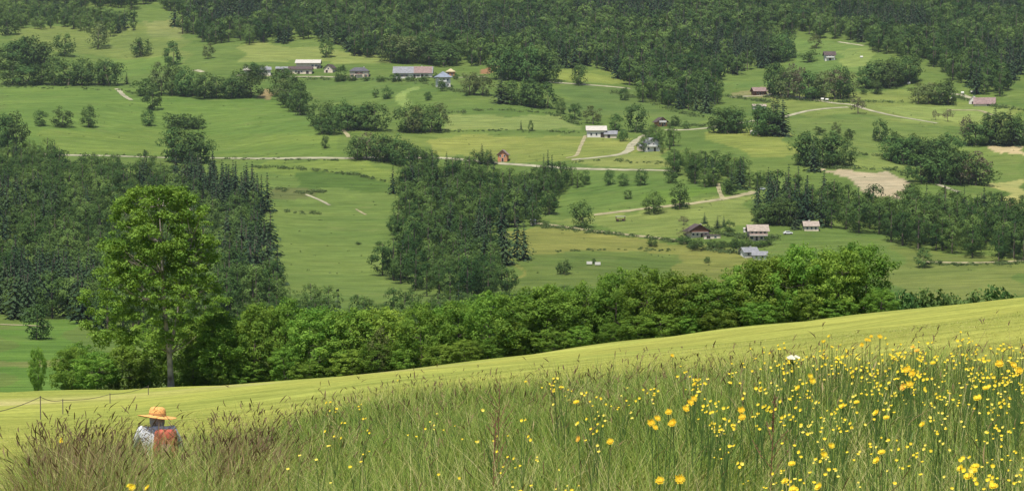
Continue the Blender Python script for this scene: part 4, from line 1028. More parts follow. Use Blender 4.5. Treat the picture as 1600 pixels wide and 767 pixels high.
# ------------------------------------------------------------------ the uncut meadow in front
def blade_mat(name, stops, transl=.35):
    m, nt, p = new_mat(name)
    at = N(nt, 'Attribute', attribute_name='tint'); c = ramp(nt, at.outputs['Fac'], stops)
    nt.links.new(c, p.inputs['Base Color']); p.inputs['Roughness'].default_value = .6; p.inputs['Specular IOR Level'].default_value = .18
    tr = N(nt, 'BsdfTranslucent'); nt.links.new(mixc(nt, 1.0, c, (1.2, 1.1, .6), 'MULTIPLY'), tr.inputs['Color'])
    mx = N(nt, 'MixShader'); mx.inputs[0].default_value = transl
    nt.links.new(p.outputs[0], mx.inputs[1]); nt.links.new(tr.outputs[0], mx.inputs[2]); nt.links.new(mx.outputs[0], nt.nodes['Material Output'].inputs['Surface'])
    return m
M['blade'] = blade_mat('grass_blade', [(0, (.028, .058, .012)), (.28, (.112, .190, .026)), (.55, (.228, .305, .050)), (.8, (.34, .33, .10)), (1, (.52, .44, .22))])
M['seed'] = blade_mat('seed_head', [(0, (.125, .080, .042)), (.5, (.215, .155, .070)), (1, (.40, .33, .16))], .2)

def blades(n, X, Y, H, W, lean, bend, tint, levels=5, r=rng, lift=0.0):
    Z = height(X, Y) - .02
    az = r.uniform(0, 2 * PI, n); wz = az + PI / 2 + r.uniform(-.6, .6, n)
    s = np.linspace(0, 1, levels)[None, :]
    out = H[:, None] * (lean[:, None] * s + bend[:, None] * s ** 2)
    up = H[:, None] * (s - .32 * (bend[:, None] ** 2) * s ** 2 * 2)
    phi = (2.6 * np.sin(X * .83 + Y * .41) + 1.7 * np.sin(X * .37 - Y * .71 + 1.2))[:, None]; lod = (.20 + .14 * np.sin(X * 1.9 - Y * .6))[:, None] * H[:, None] * s ** 1.6
    px_ = X[:, None] + np.cos(az)[:, None] * out + .06 * H[:, None] * s ** 1.5 + np.cos(phi) * lod
    py_ = Y[:, None] + np.sin(az)[:, None] * out + np.sin(phi) * lod
    pz_ = Z[:, None] + up
    hw = W[:, None] * .5 * np.clip(1.02 - s ** 2.2, .04, 1)
    A = np.stack([px_ - np.cos(wz)[:, None] * hw, py_ - np.sin(wz)[:, None] * hw, pz_], -1)
    B = np.stack([px_ + np.cos(wz)[:, None] * hw, py_ + np.sin(wz)[:, None] * hw, pz_], -1)
    V_ = np.stack([A, B], 2).reshape(-1, 3)
    base = (np.arange(n) * levels * 2)[:, None] + (np.arange(levels - 1) * 2)[None, :]
    Q_ = np.stack([base, base + 1, base + 3, base + 2], -1).reshape(-1, 4)
    return V_, Q_, np.repeat(tint, levels - 1), np.stack([px_[:, -1], py_[:, -1], pz_[:, -1]], -1), np.stack([px_[:, -1] - px_[:, -2], py_[:, -1] - py_[:, -2], pz_[:, -1] - pz_[:, -2]], -1)

def meadow_points(dens_bands, r=rng, spread=0.0):
    xs, ys = [], []
    for y0, y1, den in dens_bands:
        w = .36 * y1 + 1.2
        n = int(2 * w * (y1 - y0) * den)
        x = r.uniform(-w, w, n); y = r.uniform(y0, y1, n)
        e = grass_edge(x, y) + r.normal(0, .9 + spread, n)
        k = (y < e) & (x > grass_left(y) + r.normal(0, .25, n)) & (np.abs(x) < .36 * y + 1.2)
        xs.append(x[k]); ys.append(y[k])
    return np.concatenate(xs), np.concatenate(ys)

def patch(x, y, a=1.0, b=0.0): return np.sin(x * 1.3 * a + y * .7 * a + b) * .5 + np.sin(x * .55 * a - y * .9 * a + 2 * b + 1) * .5
def local_h(x, y):
    """how tall the sward stands: the left clump is taller, hollows between"""
    pxx = CXP + FPX * x / np.maximum(y, 1)
    h = 1.0 + .09 * patch(x, y) + .06 * patch(x, y, 2.7, 3)
    h = h + sstep(12, 17, y) * (.24 * np.exp(-((pxx - 118) / 84) ** 4) + .20 * np.exp(-((pxx - 248) / 36) ** 4) + .12 * np.exp(-((pxx - 355) / 55) ** 4)) - .10 * np.exp(-((pxx - 520) / 140) ** 2) * (1 - sstep(16, 24, y))
    return h
mV, mQ, mT, mM, mn = [], [], [], [], 0
def put(V_, Q_, t, mi):
    global mn
    mV.append(V_); mQ.append(Q_ + mn); mT.append(t); mM.append(np.full(len(Q_), mi)); mn += len(V_)
# understorey
X, Y = meadow_points([(1.6, 6, 460), (6, 12, 640), (12, 22, 420), (22, 40, 230)])
n = len(X); lh = local_h(X, Y); wscale = np.clip(Y / 13, .75, 2.4)
tint = np.clip(.40 - .10 * sstep(11, 24, Y) + .16 * patch(X, Y, 1.7, 1) + .13 * patch(X, Y, .5, 2) + rng.normal(0, .24, n), 0, 1)
v = blades(n, X, Y, lh * rng.uniform(.38, .78, n), .0052 * wscale * rng.uniform(.6, 1.5, n), rng.uniform(.0, .7, n), rng.uniform(.1, .95, n), tint); put(v[0], v[1], v[2], 0)
# tall leaves
X, Y = meadow_points([(1.6, 6, 180), (6, 12, 250), (12, 22, 190), (22, 40, 120)])
n = len(X); lh = local_h(X, Y); wscale = np.clip(Y / 13, .75, 2.2)
tint = np.clip(.50 - .12 * sstep(11, 24, Y) + .14 * patch(X, Y, 1.2, 4) + .15 * patch(X, Y, .45, 5) + rng.normal(0, .26, n) + .12 * (rng.random(n) < .12), 0, 1)
v = blades(n, X, Y, lh * rng.uniform(.62, .98, n), .0048 * wscale * rng.uniform(.6, 1.4, n), rng.uniform(.0, .45, n), rng.uniform(.1, .8, n), tint); put(v[0], v[1], v[2], 0)
# dry arching straws
X, Y = meadow_points([(1.6, 8, 26), (8, 16, 34), (16, 40, 14)])
n = len(X); lh = local_h(X, Y); wscale = np.clip(Y / 14, .7, 2)
v = blades(n, X, Y, lh * rng.uniform(.6, .95, n), .0052 * wscale * rng.uniform(.7, 1.4, n), rng.uniform(.1, .8, n), rng.uniform(.3, 1.0, n), rng.uniform(.75, 1, n)); put(v[0], v[1], v[2], 0)
# flowering stems with seed heads
X, Y = meadow_points([(1.6, 8, 8), (8, 16, 11), (16, 26, 13), (26, 42, 9)], spread=.8)
pxx = CXP + FPX * X / Y
brown = np.exp(-((pxx - 140) / 170) ** 2) * sstep(15, 20, Y) + .6 * sstep(-8, -2, Y - grass_edge(X, Y))
extra = rng.random(len(X)) < .55 + .45 * np.clip(brown, 0, 1)
X, Y, brown = X[extra], Y[extra], brown[extra]
Xe, Ye = meadow_points([(14, 26, 34)]); pe = CXP + FPX * Xe / Ye; k = (pe < 440) & ((pe < 212) | (pe > 288) | (rng.random(len(pe)) < .12)); X = np.r_[X, Xe[k]]; Y = np.r_[Y, Ye[k]]; brown = np.r_[brown, np.ones(k.sum())]
pe = CXP + FPX * X / Y; k = ~((pe > 206) & (pe < 292) & (Y > 8) & (rng.random(len(pe)) < .9)); X, Y, brown = X[k], Y[k], brown[k]
n = len(X); lh = local_h(X, Y); wscale = np.clip(Y / 16, .6, 1.8)
H = lh * np.where(rng.random(n) < .10, rng.uniform(.98, 1.14, n), rng.uniform(.66, .98, n))
tb = np.clip(.60 - .28 * sstep(11, 22, Y) - .3 * brown + rng.normal(0, .20, n), 0, 1)
v = blades(n, X, Y, H, .0035 * wscale, rng.uniform(.0, .25, n), rng.uniform(.04, .42, n), np.clip(tb - .05, 0, 1), levels=7); put(v[0], v[1], v[2], 1)
tip, dr = v[3], v[4] / np.linalg.norm(v[4], axis=1)[:, None]
hd = Acc(); fs = np.array([0, .25, .55, .8, 1.0]); ws = np.array([.12, .75, 1, .7, .12])
Lh = lh * rng.uniform(.06, .13, n); wh = .0036 * np.clip(Y / 13, .8, 2.0) * rng.uniform(.7, 1.5, n)
droop = np.stack([rng.normal(.02, .03, n), rng.normal(0, .03, n), -np.abs(rng.normal(.012, .012, n))], -1)
for turn in (0, PI / 2):
    az_ = rng.uniform(0, .6, n) + turn; sd = np.stack([np.cos(az_), np.sin(az_), np.zeros(n)], -1)
    cols = []
    for f, w__ in zip(fs, ws):
        c_ = tip - dr * (Lh * (f - .25))[:, None] + droop * (1 - f) ** 2
        cols += [c_ - sd * (wh * w__)[:, None], c_ + sd * (wh * w__)[:, None]]
    V_ = np.stack(cols, 1).reshape(-1, 3); base = (np.arange(n) * 10)[:, None] + (np.arange(4) * 2)[None, :]
    hd.add(V_, np.stack([base, base + 1, base + 3, base + 2], -1).reshape(-1, 4), np.repeat(np.clip(tb - .05, 0, 1), 4))
for q in range(5):
    f = q / 4
    P = tip - dr * (Lh * f)[:, None] + rng.normal(0, .008, (n, 3)) * (1 + f)
    diamonds(hd, P, unit(n), .012 * np.clip(Y / 15, .75, 1.7), np.clip(tb + rng.normal(0, .12, n), 0, 1), aspect=.5)
hv, hq, ht, _ = hd.arrays(); put(hv, hq, ht, 1)
# dense brown green tufts left and right of the person
X, Y = meadow_points([(11, 25, 240)]); pe = CXP + FPX * X / Y
k = (((pe > 5) & (pe < 214)) | ((pe > 292) & (pe < 440) & (rng.random(len(pe)) < .6))) & (rng.random(len(pe)) < .35 + .65 * sstep(12, 17, Y)); X, Y = X[k], Y[k]; n = len(X); lh = local_h(X, Y)
v = blades(n, X, Y, lh * rng.uniform(.55, .92, n), .0060 * np.clip(Y / 14, .8, 1.8) * rng.uniform(.6, 1.3, n), rng.uniform(0, .4, n), rng.uniform(.05, .5, n), np.clip(rng.normal(.33, .2, n), 0, 1)); put(v[0], v[1], v[2], (rng.random(len(v[1])) < 0).astype(int)[0] if False else 1)
# broad low leaves between the grasses
X, Y = meadow_points([(1.6, 8, 40), (8, 16, 45), (16, 34, 18)])
n = len(X); lh = local_h(X, Y)
v = blades(n, X, Y, lh * rng.uniform(.3, .72, n), .022 * rng.uniform(.6, 1.3, n) * np.clip(Y / 14, .8, 1.6), rng.uniform(.1, .5, n), rng.uniform(.2, .9, n), np.clip(rng.normal(.22, .12, n), 0, 1)); put(v[0], v[1], v[2], 0)
me = np_mesh('tall_grass', np.concatenate(mV), np.concatenate(mQ), [M['blade'], M['seed']], np.concatenate(mM), np.concatenate(mT))
tag(link('tall_grass', me), 'uncut meadow grass with brown seed heads in the front of the view', 'grass', None, 'stuff')
print('TREES', n_trees); print('grass quads', len(me.polygons))
# stubble of the mown field where it is close enough to see its blades
w_ = 20; n = 60000
Y = rng.uniform(18, 75, n); X = rng.uniform(-.30, .33, n) * Y
k = (Y > grass_edge(X, Y) - .5) | (X < grass_left(Y) + .2); X, Y = X[k], Y[k]; n = len(X)
v = blades(n, X, Y, rng.uniform(.025, .06, n), .010 * np.clip(Y / 25, .8, 2.4), rng.uniform(0, .5, n), rng.uniform(.1, .6, n), np.clip(rng.normal(.72, .14, n), 0, 1), levels=3)
tag(link('mown_grass', np_mesh('mown_grass', v[0], v[1], [M['blade']], None, v[2])), 'short cut grass of the hay field', 'grass', None, 'stuff')

# ------------------------------------------------------------------ flowers
def simple_col(name, c, rough=.6, transl=.3, spec=.2):
    m, nt, p = new_mat(name)
    tc = N(nt, 'TexCoord'); n1 = N(nt, 'TexNoise'); n1.inputs['Scale'].default_value = 60; nt.links.new(tc.outputs['Object'], n1.inputs['Vector'])
    cc = ramp(nt, n1.outputs['Fac'], [(.3, np.array(c) * .8), (.7, np.minimum(np.array(c) * 1.1, 1))])
    nt.links.new(cc, p.inputs['Base Color']); p.inputs['Roughness'].default_value = rough; p.inputs['Specular IOR Level'].default_value = spec
    tr = N(nt, 'BsdfTranslucent'); nt.links.new(cc, tr.inputs['Color'])
    mx = N(nt, 'MixShader'); mx.inputs[0].default_value = transl
    nt.links.new(p.outputs[0], mx.inputs[1]); nt.links.new(tr.outputs[0], mx.inputs[2]); nt.links.new(mx.outputs[0], nt.nodes['Material Output'].inputs['Surface'])
    return m
M['petal'] = simple_col('yellow_petal', (.80, .60, .035)); M['petal_gold'] = simple_col('golden_petal', (.80, .54, .03)); M['petal_orange'] = simple_col('orange_petal', (.80, .47, .06))
M['petal_pale'] = simple_col('pale_yellow_petal', (.80, .66, .10)); M['disc'] = simple_col('flower_disc', (.70, .40, .02)); M['white_petal'] = simple_col('white_petal', (.72, .68, .52))
M['stem'] = simple_col('flower_stem', (.10, .17, .04)); M['sorrel'] = simple_col('sorrel_seed', (.26, .13, .075)); M['dock'] = simple_col('dock_leaf', (.035, .10, .035))

def head_frame(tilt, az):
    nz = np.array([math.sin(tilt) * math.cos(az), math.sin(tilt) * math.sin(az), math.cos(tilt)])
    a = np.cross(nz, [0.3, .2, 1]); a /= np.linalg.norm(a); return nz, a, np.cross(nz, a)
def petals(acc, c, tilt, az, npet, R_, wid, cup, r):
    nz, a, b = head_frame(tilt, az)
    for i in range(npet):
        th = 2 * PI * i / npet + r.uniform(-.1, .1); L = R_ * r.uniform(.85, 1.1)
        d = a * math.cos(th) + b * math.sin(th); s = np.cross(nz, d)
        p0 = c + d * R_ * .08; p1 = c + d * L * .62 + nz * cup * L * .25; p2 = c + d * L + nz * cup * L * .8
        acc.add([p0 - s * wid * .3, p1 - s * wid, p1 + s * wid, p0 + s * wid * .3], [(0, 1, 2, 3)]); acc.add([p1 - s * wid, p2 - s * wid * .55, p2 + s * wid * .55, p1 + s * wid], [(0, 1, 2, 3)])
def disc(acc, c, tilt, az, R_):
    nz, a, b = head_frame(tilt, az)
    V_ = [c + nz * R_ * .7]
    for k_, (rr_, hh) in enumerate(((.6, .55), (1, .1))):
        for i in range(8): V_.append(c + (a * math.cos(i * PI / 4) + b * math.sin(i * PI / 4)) * R_ * rr_ + nz * R_ * hh)
    Q_ = [(0, 1 + i, 1 + (i + 1) % 8, 0) for i in range(0)] + [(0, 1 + i, 1 + i + 1, 1 + (i + 2) % 8) for i in range(0, 8, 2)] + [(1 + i, 9 + i, 9 + (i + 1) % 8, 1 + (i + 1) % 8) for i in range(8)]
    acc.add(V_, Q_)
def up_tilt(r): return r.uniform(.25, 1.15), -PI / 2 + r.uniform(-1.0, .7) - .25

def goatsbeard(seed, mat):
    """a tall hawkbit-like flower: stem (local height 1), two whorls of rays and a darker disc"""
    r = np.random.default_rng(seed); s, h1, h2 = Acc(), Acc(), Acc()
    b = r.uniform(-.06, .06, 2)
    tube(s, [(0, 0, -.02), (b[0] * .3, b[1] * .3, .5), (b[0], b[1], 1.0)], [.005, .004, .003], 5)
    for zz in (.2, .42, .6):
        aa_ = r.uniform(0, 6.3); d = np.array([math.cos(aa_), math.sin(aa_), .9]); p0 = np.array([b[0] * zz * .4, b[1] * zz * .4, zz]); q = np.cross(d, [0, 0, 1]); q /= np.linalg.norm(q)
        s.add([p0 - q * .005, p0 + d * .09 - q * .004, p0 + d * .09 + q * .004, p0 + q * .005], [(0, 1, 2, 3)]); s.add([p0 + d * .09 - q * .004, p0 + d * .16 * np.array([1.2, 1.2, .6]) - q * .001, p0 + d * .16 * np.array([1.2, 1.2, .6]) + q * .001, p0 + d * .09 + q * .004], [(0, 1, 2, 3)])
    c = np.array([b[0], b[1], 1.0]); tl, az = up_tilt(r)
    petals(h1, c, tl, az, 15, .030, .0042, .35, r); petals(h1, c + np.array([0, 0, .002]), tl, az, 11, .020, .0038, .8, r); disc(h2, c, tl, az, .008)
    return s.mesh('flower_stem', [M['stem']]), h1.mesh('flower_head', [M[mat]]), h2.mesh('flower_disc', [M['disc']])
def buttercup(seed, mat):
    r = np.random.default_rng(seed); s = Acc(); heads = []
    tube(s, [(0, 0, -.02), (r.uniform(-.02, .02), r.uniform(-.02, .02), .4), (0, 0, .66)], [.004, .003, .0025], 4)
    for i in range(int(r.integers(2, 5))):
        aa_ = r.uniform(0, 6.3); L = r.uniform(.02, .10); c = np.array([math.cos(aa_) * L, math.sin(aa_) * L, r.uniform(.82, 1.0)])
        tube(s, [(0, 0, .6), (c[0] * .5, c[1] * .5, .78), c], [.0022, .002, .0016], 4)
        h = Acc(); tl, az = up_tilt(r); petals(h, c, tl, az, 5, .0100, .0055, .6, r); heads.append(h.mesh('flower_head', [M[mat]]))
    return s.mesh('flower_stem', [M['stem']]), heads
GB = {k: [goatsbeard(600 + i + 10 * j, k) for i in range(4)] for j, k in enumerate(('petal_gold', 'petal', 'petal_orange'))}
BC = [buttercup(700 + i, ('petal', 'petal', 'petal_pale')[i % 3]) for i in range(9)]

CANOPY = .96
def meadow_spot(px, py, h):
    p_ = hit(px, py, h, 3.0, 120.0)
    if p_[1] > 44: return None
    return p_
def golden(px, py, label, group=None, mat='petal_gold', size=1.0):
    p_ = meadow_spot(px, py, CANOPY)
    if p_ is None: return
    st, hd_, dc = rnd.choice(GB[mat])
    o = empty('goatsbeard_flower', p_, 0, label, 'flower', group)
    k = .74 * size * float(np.clip(p_[1] / 10, .85, 1.3))
    s_ = link('stem', st, o); s_.scale = (k, k, CANOPY)
    for nm, me_, par in (('flower_head', hd_, o),):
        f = link(nm, me_, par); f.location = (0, 0, CANOPY - k); f.scale = (k, k, k)
        d_ = link('disc', dc, f)
BIG = [(1072, 748, 'petal_gold', 1.15, 'largest golden flower with open rays at the bottom of the meadow'), (1020, 748, 'petal_gold', 1.1, 'golden flower at the bottom left of the largest one'),
 (945, 688, 'petal_gold', .95, 'orange yellow flower alone above the two largest ones'), (914, 687, 'petal_orange', .8, 'dull orange flower fading beside the orange yellow one'),
 (908, 628, 'petal', .95, 'clear yellow round flower alone left of the yellow cluster'), (1082, 601, 'petal', .9, 'yellow flower standing under a pair of small ones in the middle'),
 (1054, 556, 'petal_gold', 1.1, 'wide golden flower against the hay field edge'), (557, 591, 'petal', 1.0, 'yellow flower among the left grass tips at the edge of the hay field'), (623, 594, 'petal_pale' if False else 'petal', .7, 'small yellow flower right of another at the edge of the hay field'),
 (825, 596, 'petal', .7, 'lone yellow flower in the grass tips near the middle'), (520, 628, 'petal', .7, 'pale yellow flower low in the left grass'), (1548, 567, 'petal_gold', 1.25, 'broad golden flower near the right edge beside small buttercups'),
 (1536, 622, 'petal', 1.1, 'yellow flower below the broad golden one near the right edge'), (1464, 567, 'petal', .9, 'yellow flower in the middle of the right hand buttercups'), (224, 763, 'petal', .9, 'yellow flower at the bottom left corner, right of a pair')]
for px, py, mt, sz, lab in BIG: golden(px, py, lab, None, mt, sz)
GRP = [('golden flower in the dense spike left of the middle flowers', 'golden spike of flowers', 'petal_gold', [(1036, 642), (1033, 655), (1029, 669), (1040, 660), (1025, 660)]),
 ('golden flower in the loose line climbing from the spike', 'golden flowers climbing from the spike', 'petal_gold', [(1058, 658), (1085, 630), (1078, 640), (1090, 622), (1150, 650), (1165, 640)]),
 ('golden flower in the tall tuft at the hay field edge on the right', 'golden tuft at the hay field edge', 'petal_gold', [(1348, 530), (1356, 525), (1362, 532), (1370, 526), (1378, 525), (1350, 538)]),
 ('yellow flower in the tuft left of the tall right tuft', 'yellow tuft at the hay field edge', 'petal', [(1282, 534), (1290, 533), (1297, 525)]),
 ('orange tinged flower of the column in the right meadow', 'orange tinged column of flowers', 'petal_orange', [(1430, 542), (1425, 548), (1426, 606)]),
 ('golden flower of the column in the right meadow', 'golden column of flowers', 'petal_gold', [(1424, 576), (1430, 582), (1420, 580), (1428, 600)]),
 ('golden flower in the pair at the right edge', 'golden flowers at the right edge', 'petal_gold', [(1580, 577), (1592, 572), (1597, 578)]),
 ('yellow flower in the lower right corner tuft', 'lower right corner flowers', 'petal', [(1524, 744), (1533, 728), (1530, 735), (1562, 759), (1548, 606), (1505, 731)]),
 ('yellow flower in the bottom tuft right of the middle', 'bottom tuft right of the middle', 'petal', [(1222, 753), (1243, 763), (1250, 764), (1246, 724), (1284, 760)]),
 ('yellow flower scattered over the middle of the right meadow', 'yellow flowers scattered on the right', 'petal', [(1260, 588), (1262, 596), (1320, 634), (1345, 628), (1365, 646), (1392, 652), (1292, 697), (1280, 711), (1386, 706), (1374, 719), (1438, 664), (1250, 606)]),
 ('yellow flower in the small tuft at the bottom left', 'bottom left flowers', 'petal', [(196, 762), (210, 758), (90, 690), (98, 686), (512, 629)])]
for lab, grp, mt, pts in GRP:
    for px, py in pts: golden(px, py, lab, grp, mt, rnd.uniform(.75, 1.0))

CL = [(1240, 548, 7, 26), (1320, 545, 7, 26), (1390, 545, 8, 22), (1450, 538, 8, 24), (1520, 540, 8, 24), (1580, 535, 8, 20), (1150, 575, 6, 26), (1060, 580, 5, 24), (860, 592, 5, 12), (888, 600, 4, 8), (930, 620, 8, 11), (925, 658, 5, 12), (1012, 606, 6, 10), (968, 608, 6, 12), (1088, 588, 8, 20), (1110, 630, 9, 18), (1130, 645, 8, 16), (1190, 620, 9, 18), (1218, 572, 8, 18),
      (1250, 596, 8, 12), (1290, 565, 6, 20), (1325, 588, 6, 10), (1368, 580, 14, 18), (1415, 558, 14, 18), (1430, 592, 14, 22), (1470, 600, 12, 28), (1510, 560, 8, 20), (1530, 572, 10, 16), (1560, 602, 14, 26), (1592, 556, 8, 12),
      (1585, 590, 8, 16), (1300, 638, 13, 30), (1245, 640, 8, 20), (1400, 690, 8, 26), (1285, 702, 10, 22), (1230, 748, 8, 14), (1540, 738, 12, 24), (1585, 706, 8, 18), (1590, 735, 6, 12), (1480, 650, 9, 30), (1560, 645, 11, 28), (1380, 610, 9, 26), (1340, 560, 6, 25), (1460, 555, 6, 20), (880, 745, 4, 26), (1140, 690, 5, 34), (1180, 740, 4, 26)]
n_b = 0
small = []
for cx_, cy_, k_, sp in CL:
    for _ in range(int(k_ * .78)): small.append((rnd.gauss(cx_, sp * .5), rnd.gauss(cy_, sp * .36), 'yellow buttercup in the flowery right half of the meadow' if cx_ > 1200 else 'yellow buttercup in the thin scatter at the middle of the meadow', 'buttercups in the right half' if cx_ > 1200 else 'buttercups in the middle'))
for _ in range(26): small.append((rnd.uniform(430, 860), rnd.uniform(620, 760), 'lone buttercup in the green left half of the meadow', 'buttercups in the left half'))
for _ in range(55): small.append((rnd.uniform(1180, 1600), 535 + 230 * rnd.random() ** 1.6, 'yellow buttercup in the flowery right half of the meadow', 'buttercups in the right half'))
spots = []
for px, py, lab, grp in small:
    h_ = rnd.uniform(.88, 1.06)
    p_ = meadow_spot(px, min(py, 790), h_)
    if p_ is not None: spots.append((p_[1], tuple(p_), h_, lab, grp))
spots.sort(key=lambda q: q[0])
for d_, p_, h_, lab, grp in spots[:290]:
    st, hs = rnd.choice(BC); k = float(np.clip(d_ / 10, .8, 1.4)) * rnd.uniform(.5, 1.02)
    o = empty('buttercup', p_, 0, lab, 'buttercup', grp)
    s_ = link('stem', st, o); s_.scale = (k, k, h_)
    for h__ in hs:
        f = link('flower_head', h__, o); f.scale = (k, k, 1); f.scale = (k, k, k); f.location = (0, 0, h_ - k * .98)
rest = Acc(); rr_ = np.random.default_rng(9)
for d_, p_, h_, lab, grp in spots[290:]:
    for q in range(3):
        c = np.array(p_) + np.array([rr_.uniform(-.1, .1), rr_.uniform(-.1, .1), h_ * rr_.uniform(.85, 1)]); tl, az = up_tilt(rr_); petals(rest, c, tl, az, 5, .013, .007, .6, rr_)
        tube(rest, [np.array(p_), c], [.003, .002], 4, .5, 1)
if rest.n: tag(link('buttercup_flowers', rest.mesh('buttercup_flowers', [M['petal'], M['stem']])), 'far buttercups of the meadow too small to tell apart', 'buttercup', None, 'stuff')
print('buttercups', len(spots))

def sorrel(px, py_top, py_low, label):
    p_ = meadow_spot(px, (py_top + py_low) / 2, .9)
    if p_ is None: return
    _, t = ray(px, py_top); h_ = max(.9, t * p_[1] - p_[2])
    o = empty('sorrel_plant', p_, 0, label, 'sorrel'); s, h = Acc(), Acc(); r = np.random.default_rng(int(px))
    tube(s, [(0, 0, 0), (.01, .01, h_ * .5), (.03, 0, h_)], [.006, .005, .002], 5); link('stem', s.mesh('sorrel_stem', [M['sorrel']]), o)
    for b in range(9):
        z = h_ * (.5 + .5 * b / 9); aa_ = r.uniform(0, 6.3); L = .11 * (1.15 - b / 9)
        q = np.linspace(0, 1, 9)[:, None]; P = np.array([.015, 0, z]) + q * np.array([math.cos(aa_) * L, math.sin(aa_) * L, L * 1.5]) + r.normal(0, .006, (9, 3))
        diamonds(h, P, unit(9, r), .014, .5, r=r); tube(h, [(.015, 0, z), P[4], P[8]], .0025, 4)
    link('seed_spike', h.mesh('sorrel_spike', [M['sorrel']]), o)
sorrel(1203, 615, 690, 'red brown sorrel spike standing among the right hand buttercups'); sorrel(776, 586, 690, 'reddish sorrel spike standing above the grass in the middle'); sorrel(768, 640, 720, 'dull red sorrel spike lower in the grass in the middle')

# white umbel on the right, dark dock leaf at the bottom
p_ = meadow_spot(1240, 558, 1.0)
if p_ is not None:
    o = empty('white_umbel_flower', p_, 0, 'single creamy white flower among the grass tips on the right', 'flower'); s, h = Acc(), Acc(); r = np.random.default_rng(3)
    tube(s, [(0, 0, 0), (.02, 0, .6), (0, 0, .92)], [.006, .005, .003], 5)
    for i in range(16):
        aa_ = r.uniform(0, 6.3); L = .055 * math.sqrt(r.random()); c = np.array([math.cos(aa_) * L, math.sin(aa_) * L * .8, 1.02 - L * .5]); tube(s, [(0, 0, .92), c], [.0018, .0012], 4); petals(h, c, .7, -PI / 2, 6, .016, .007, .3, r)
    link('stem', s.mesh('umbel_stem', [M['stem']]), o); link('flower_head', h.mesh('umbel_head', [M['white_petal']]), o)
p_ = meadow_spot(765, 764, .75)
if p_ is not None:
    o = empty('dock_plant', p_, 0, 'broad dark green dock leaves at the bottom middle of the meadow', 'plant'); r = np.random.default_rng(4)
    for i in range(5):
        a = Acc(); az = i * 1.3 + r.uniform(-.3, .3); n = 9; q = np.linspace(0, 1, n); H_ = r.uniform(.7, .86)
        cx_ = np.cos(az) * .16 * q ** 1.5; cy_ = np.sin(az) * .16 * q ** 1.5; cz_ = H_ * (q - .12 * q ** 3); wd = .035 * np.sin(PI * np.clip(q * 1.02 - .28, 0, 1) ** .8) + .004
        sx, sy = -math.sin(az), math.cos(az)
        V_ = np.stack([np.stack([cx_ + sx * wd * k, cy_ + sy * wd * k, cz_ + abs(k) * .012], -1) for k in (-1, 0, 1)], 1).reshape(-1, 3)
        a.add(V_, [(3 * j + k, 3 * j + k + 1, 3 * j + k + 4, 3 * j + k + 3) for j in range(n - 1) for k in range(2)]); link('leaf', a.mesh('dock_leaf', [M['dock']], True), o)

# ------------------------------------------------------------------ the person kneeling in the grass
M['skin'] = plain('skin', (.42, .24, .17), .55, .12, 6, .3); M['hair'] = plain('grey_hair', (.48, .44, .40), .7, .3, 40); M['trousers'] = plain('trousers', (.10, .11, .15), .9, .2, 8)
M['straw'] = plain('straw', (.68, .345, .11), .85, .42, 45); M['band'] = plain('hat_band', (.35, .17, .06), .8, .2, 10); M['bag'] = plain('red_fabric', (.40, .085, .06), .85, .4, 9); M['bag_patch'] = plain('pale_patch', (.55, .30, .22), .7, .2, 5); M['strap'] = plain('strap', (.20, .02, .02), .8, .2, 5)
m, nt, p = new_mat('checked_shirt')
tc = N(nt, 'TexCoord'); ck = N(nt, 'TexChecker'); ck.inputs['Scale'].default_value = 26; ck.inputs['Color1'].default_value = (.66, .66, .66, 1); ck.inputs['Color2'].default_value = (.46, .48, .53, 1)
nt.links.new(tc.outputs['Object'], ck.inputs['Vector']); nt.links.new(ck.outputs['Color'], p.inputs['Base Color']); p.inputs['Roughness'].default_value = .9; M['shirt'] = m
m, nt, p = new_mat('dark_eye'); p.inputs['Base Color'].default_value = (.03, .02, .02, 1); M['eye'] = m
m, nt, p = new_mat('lips'); p.inputs['Base Color'].default_value = (.30, .12, .10, 1); M['lips'] = m

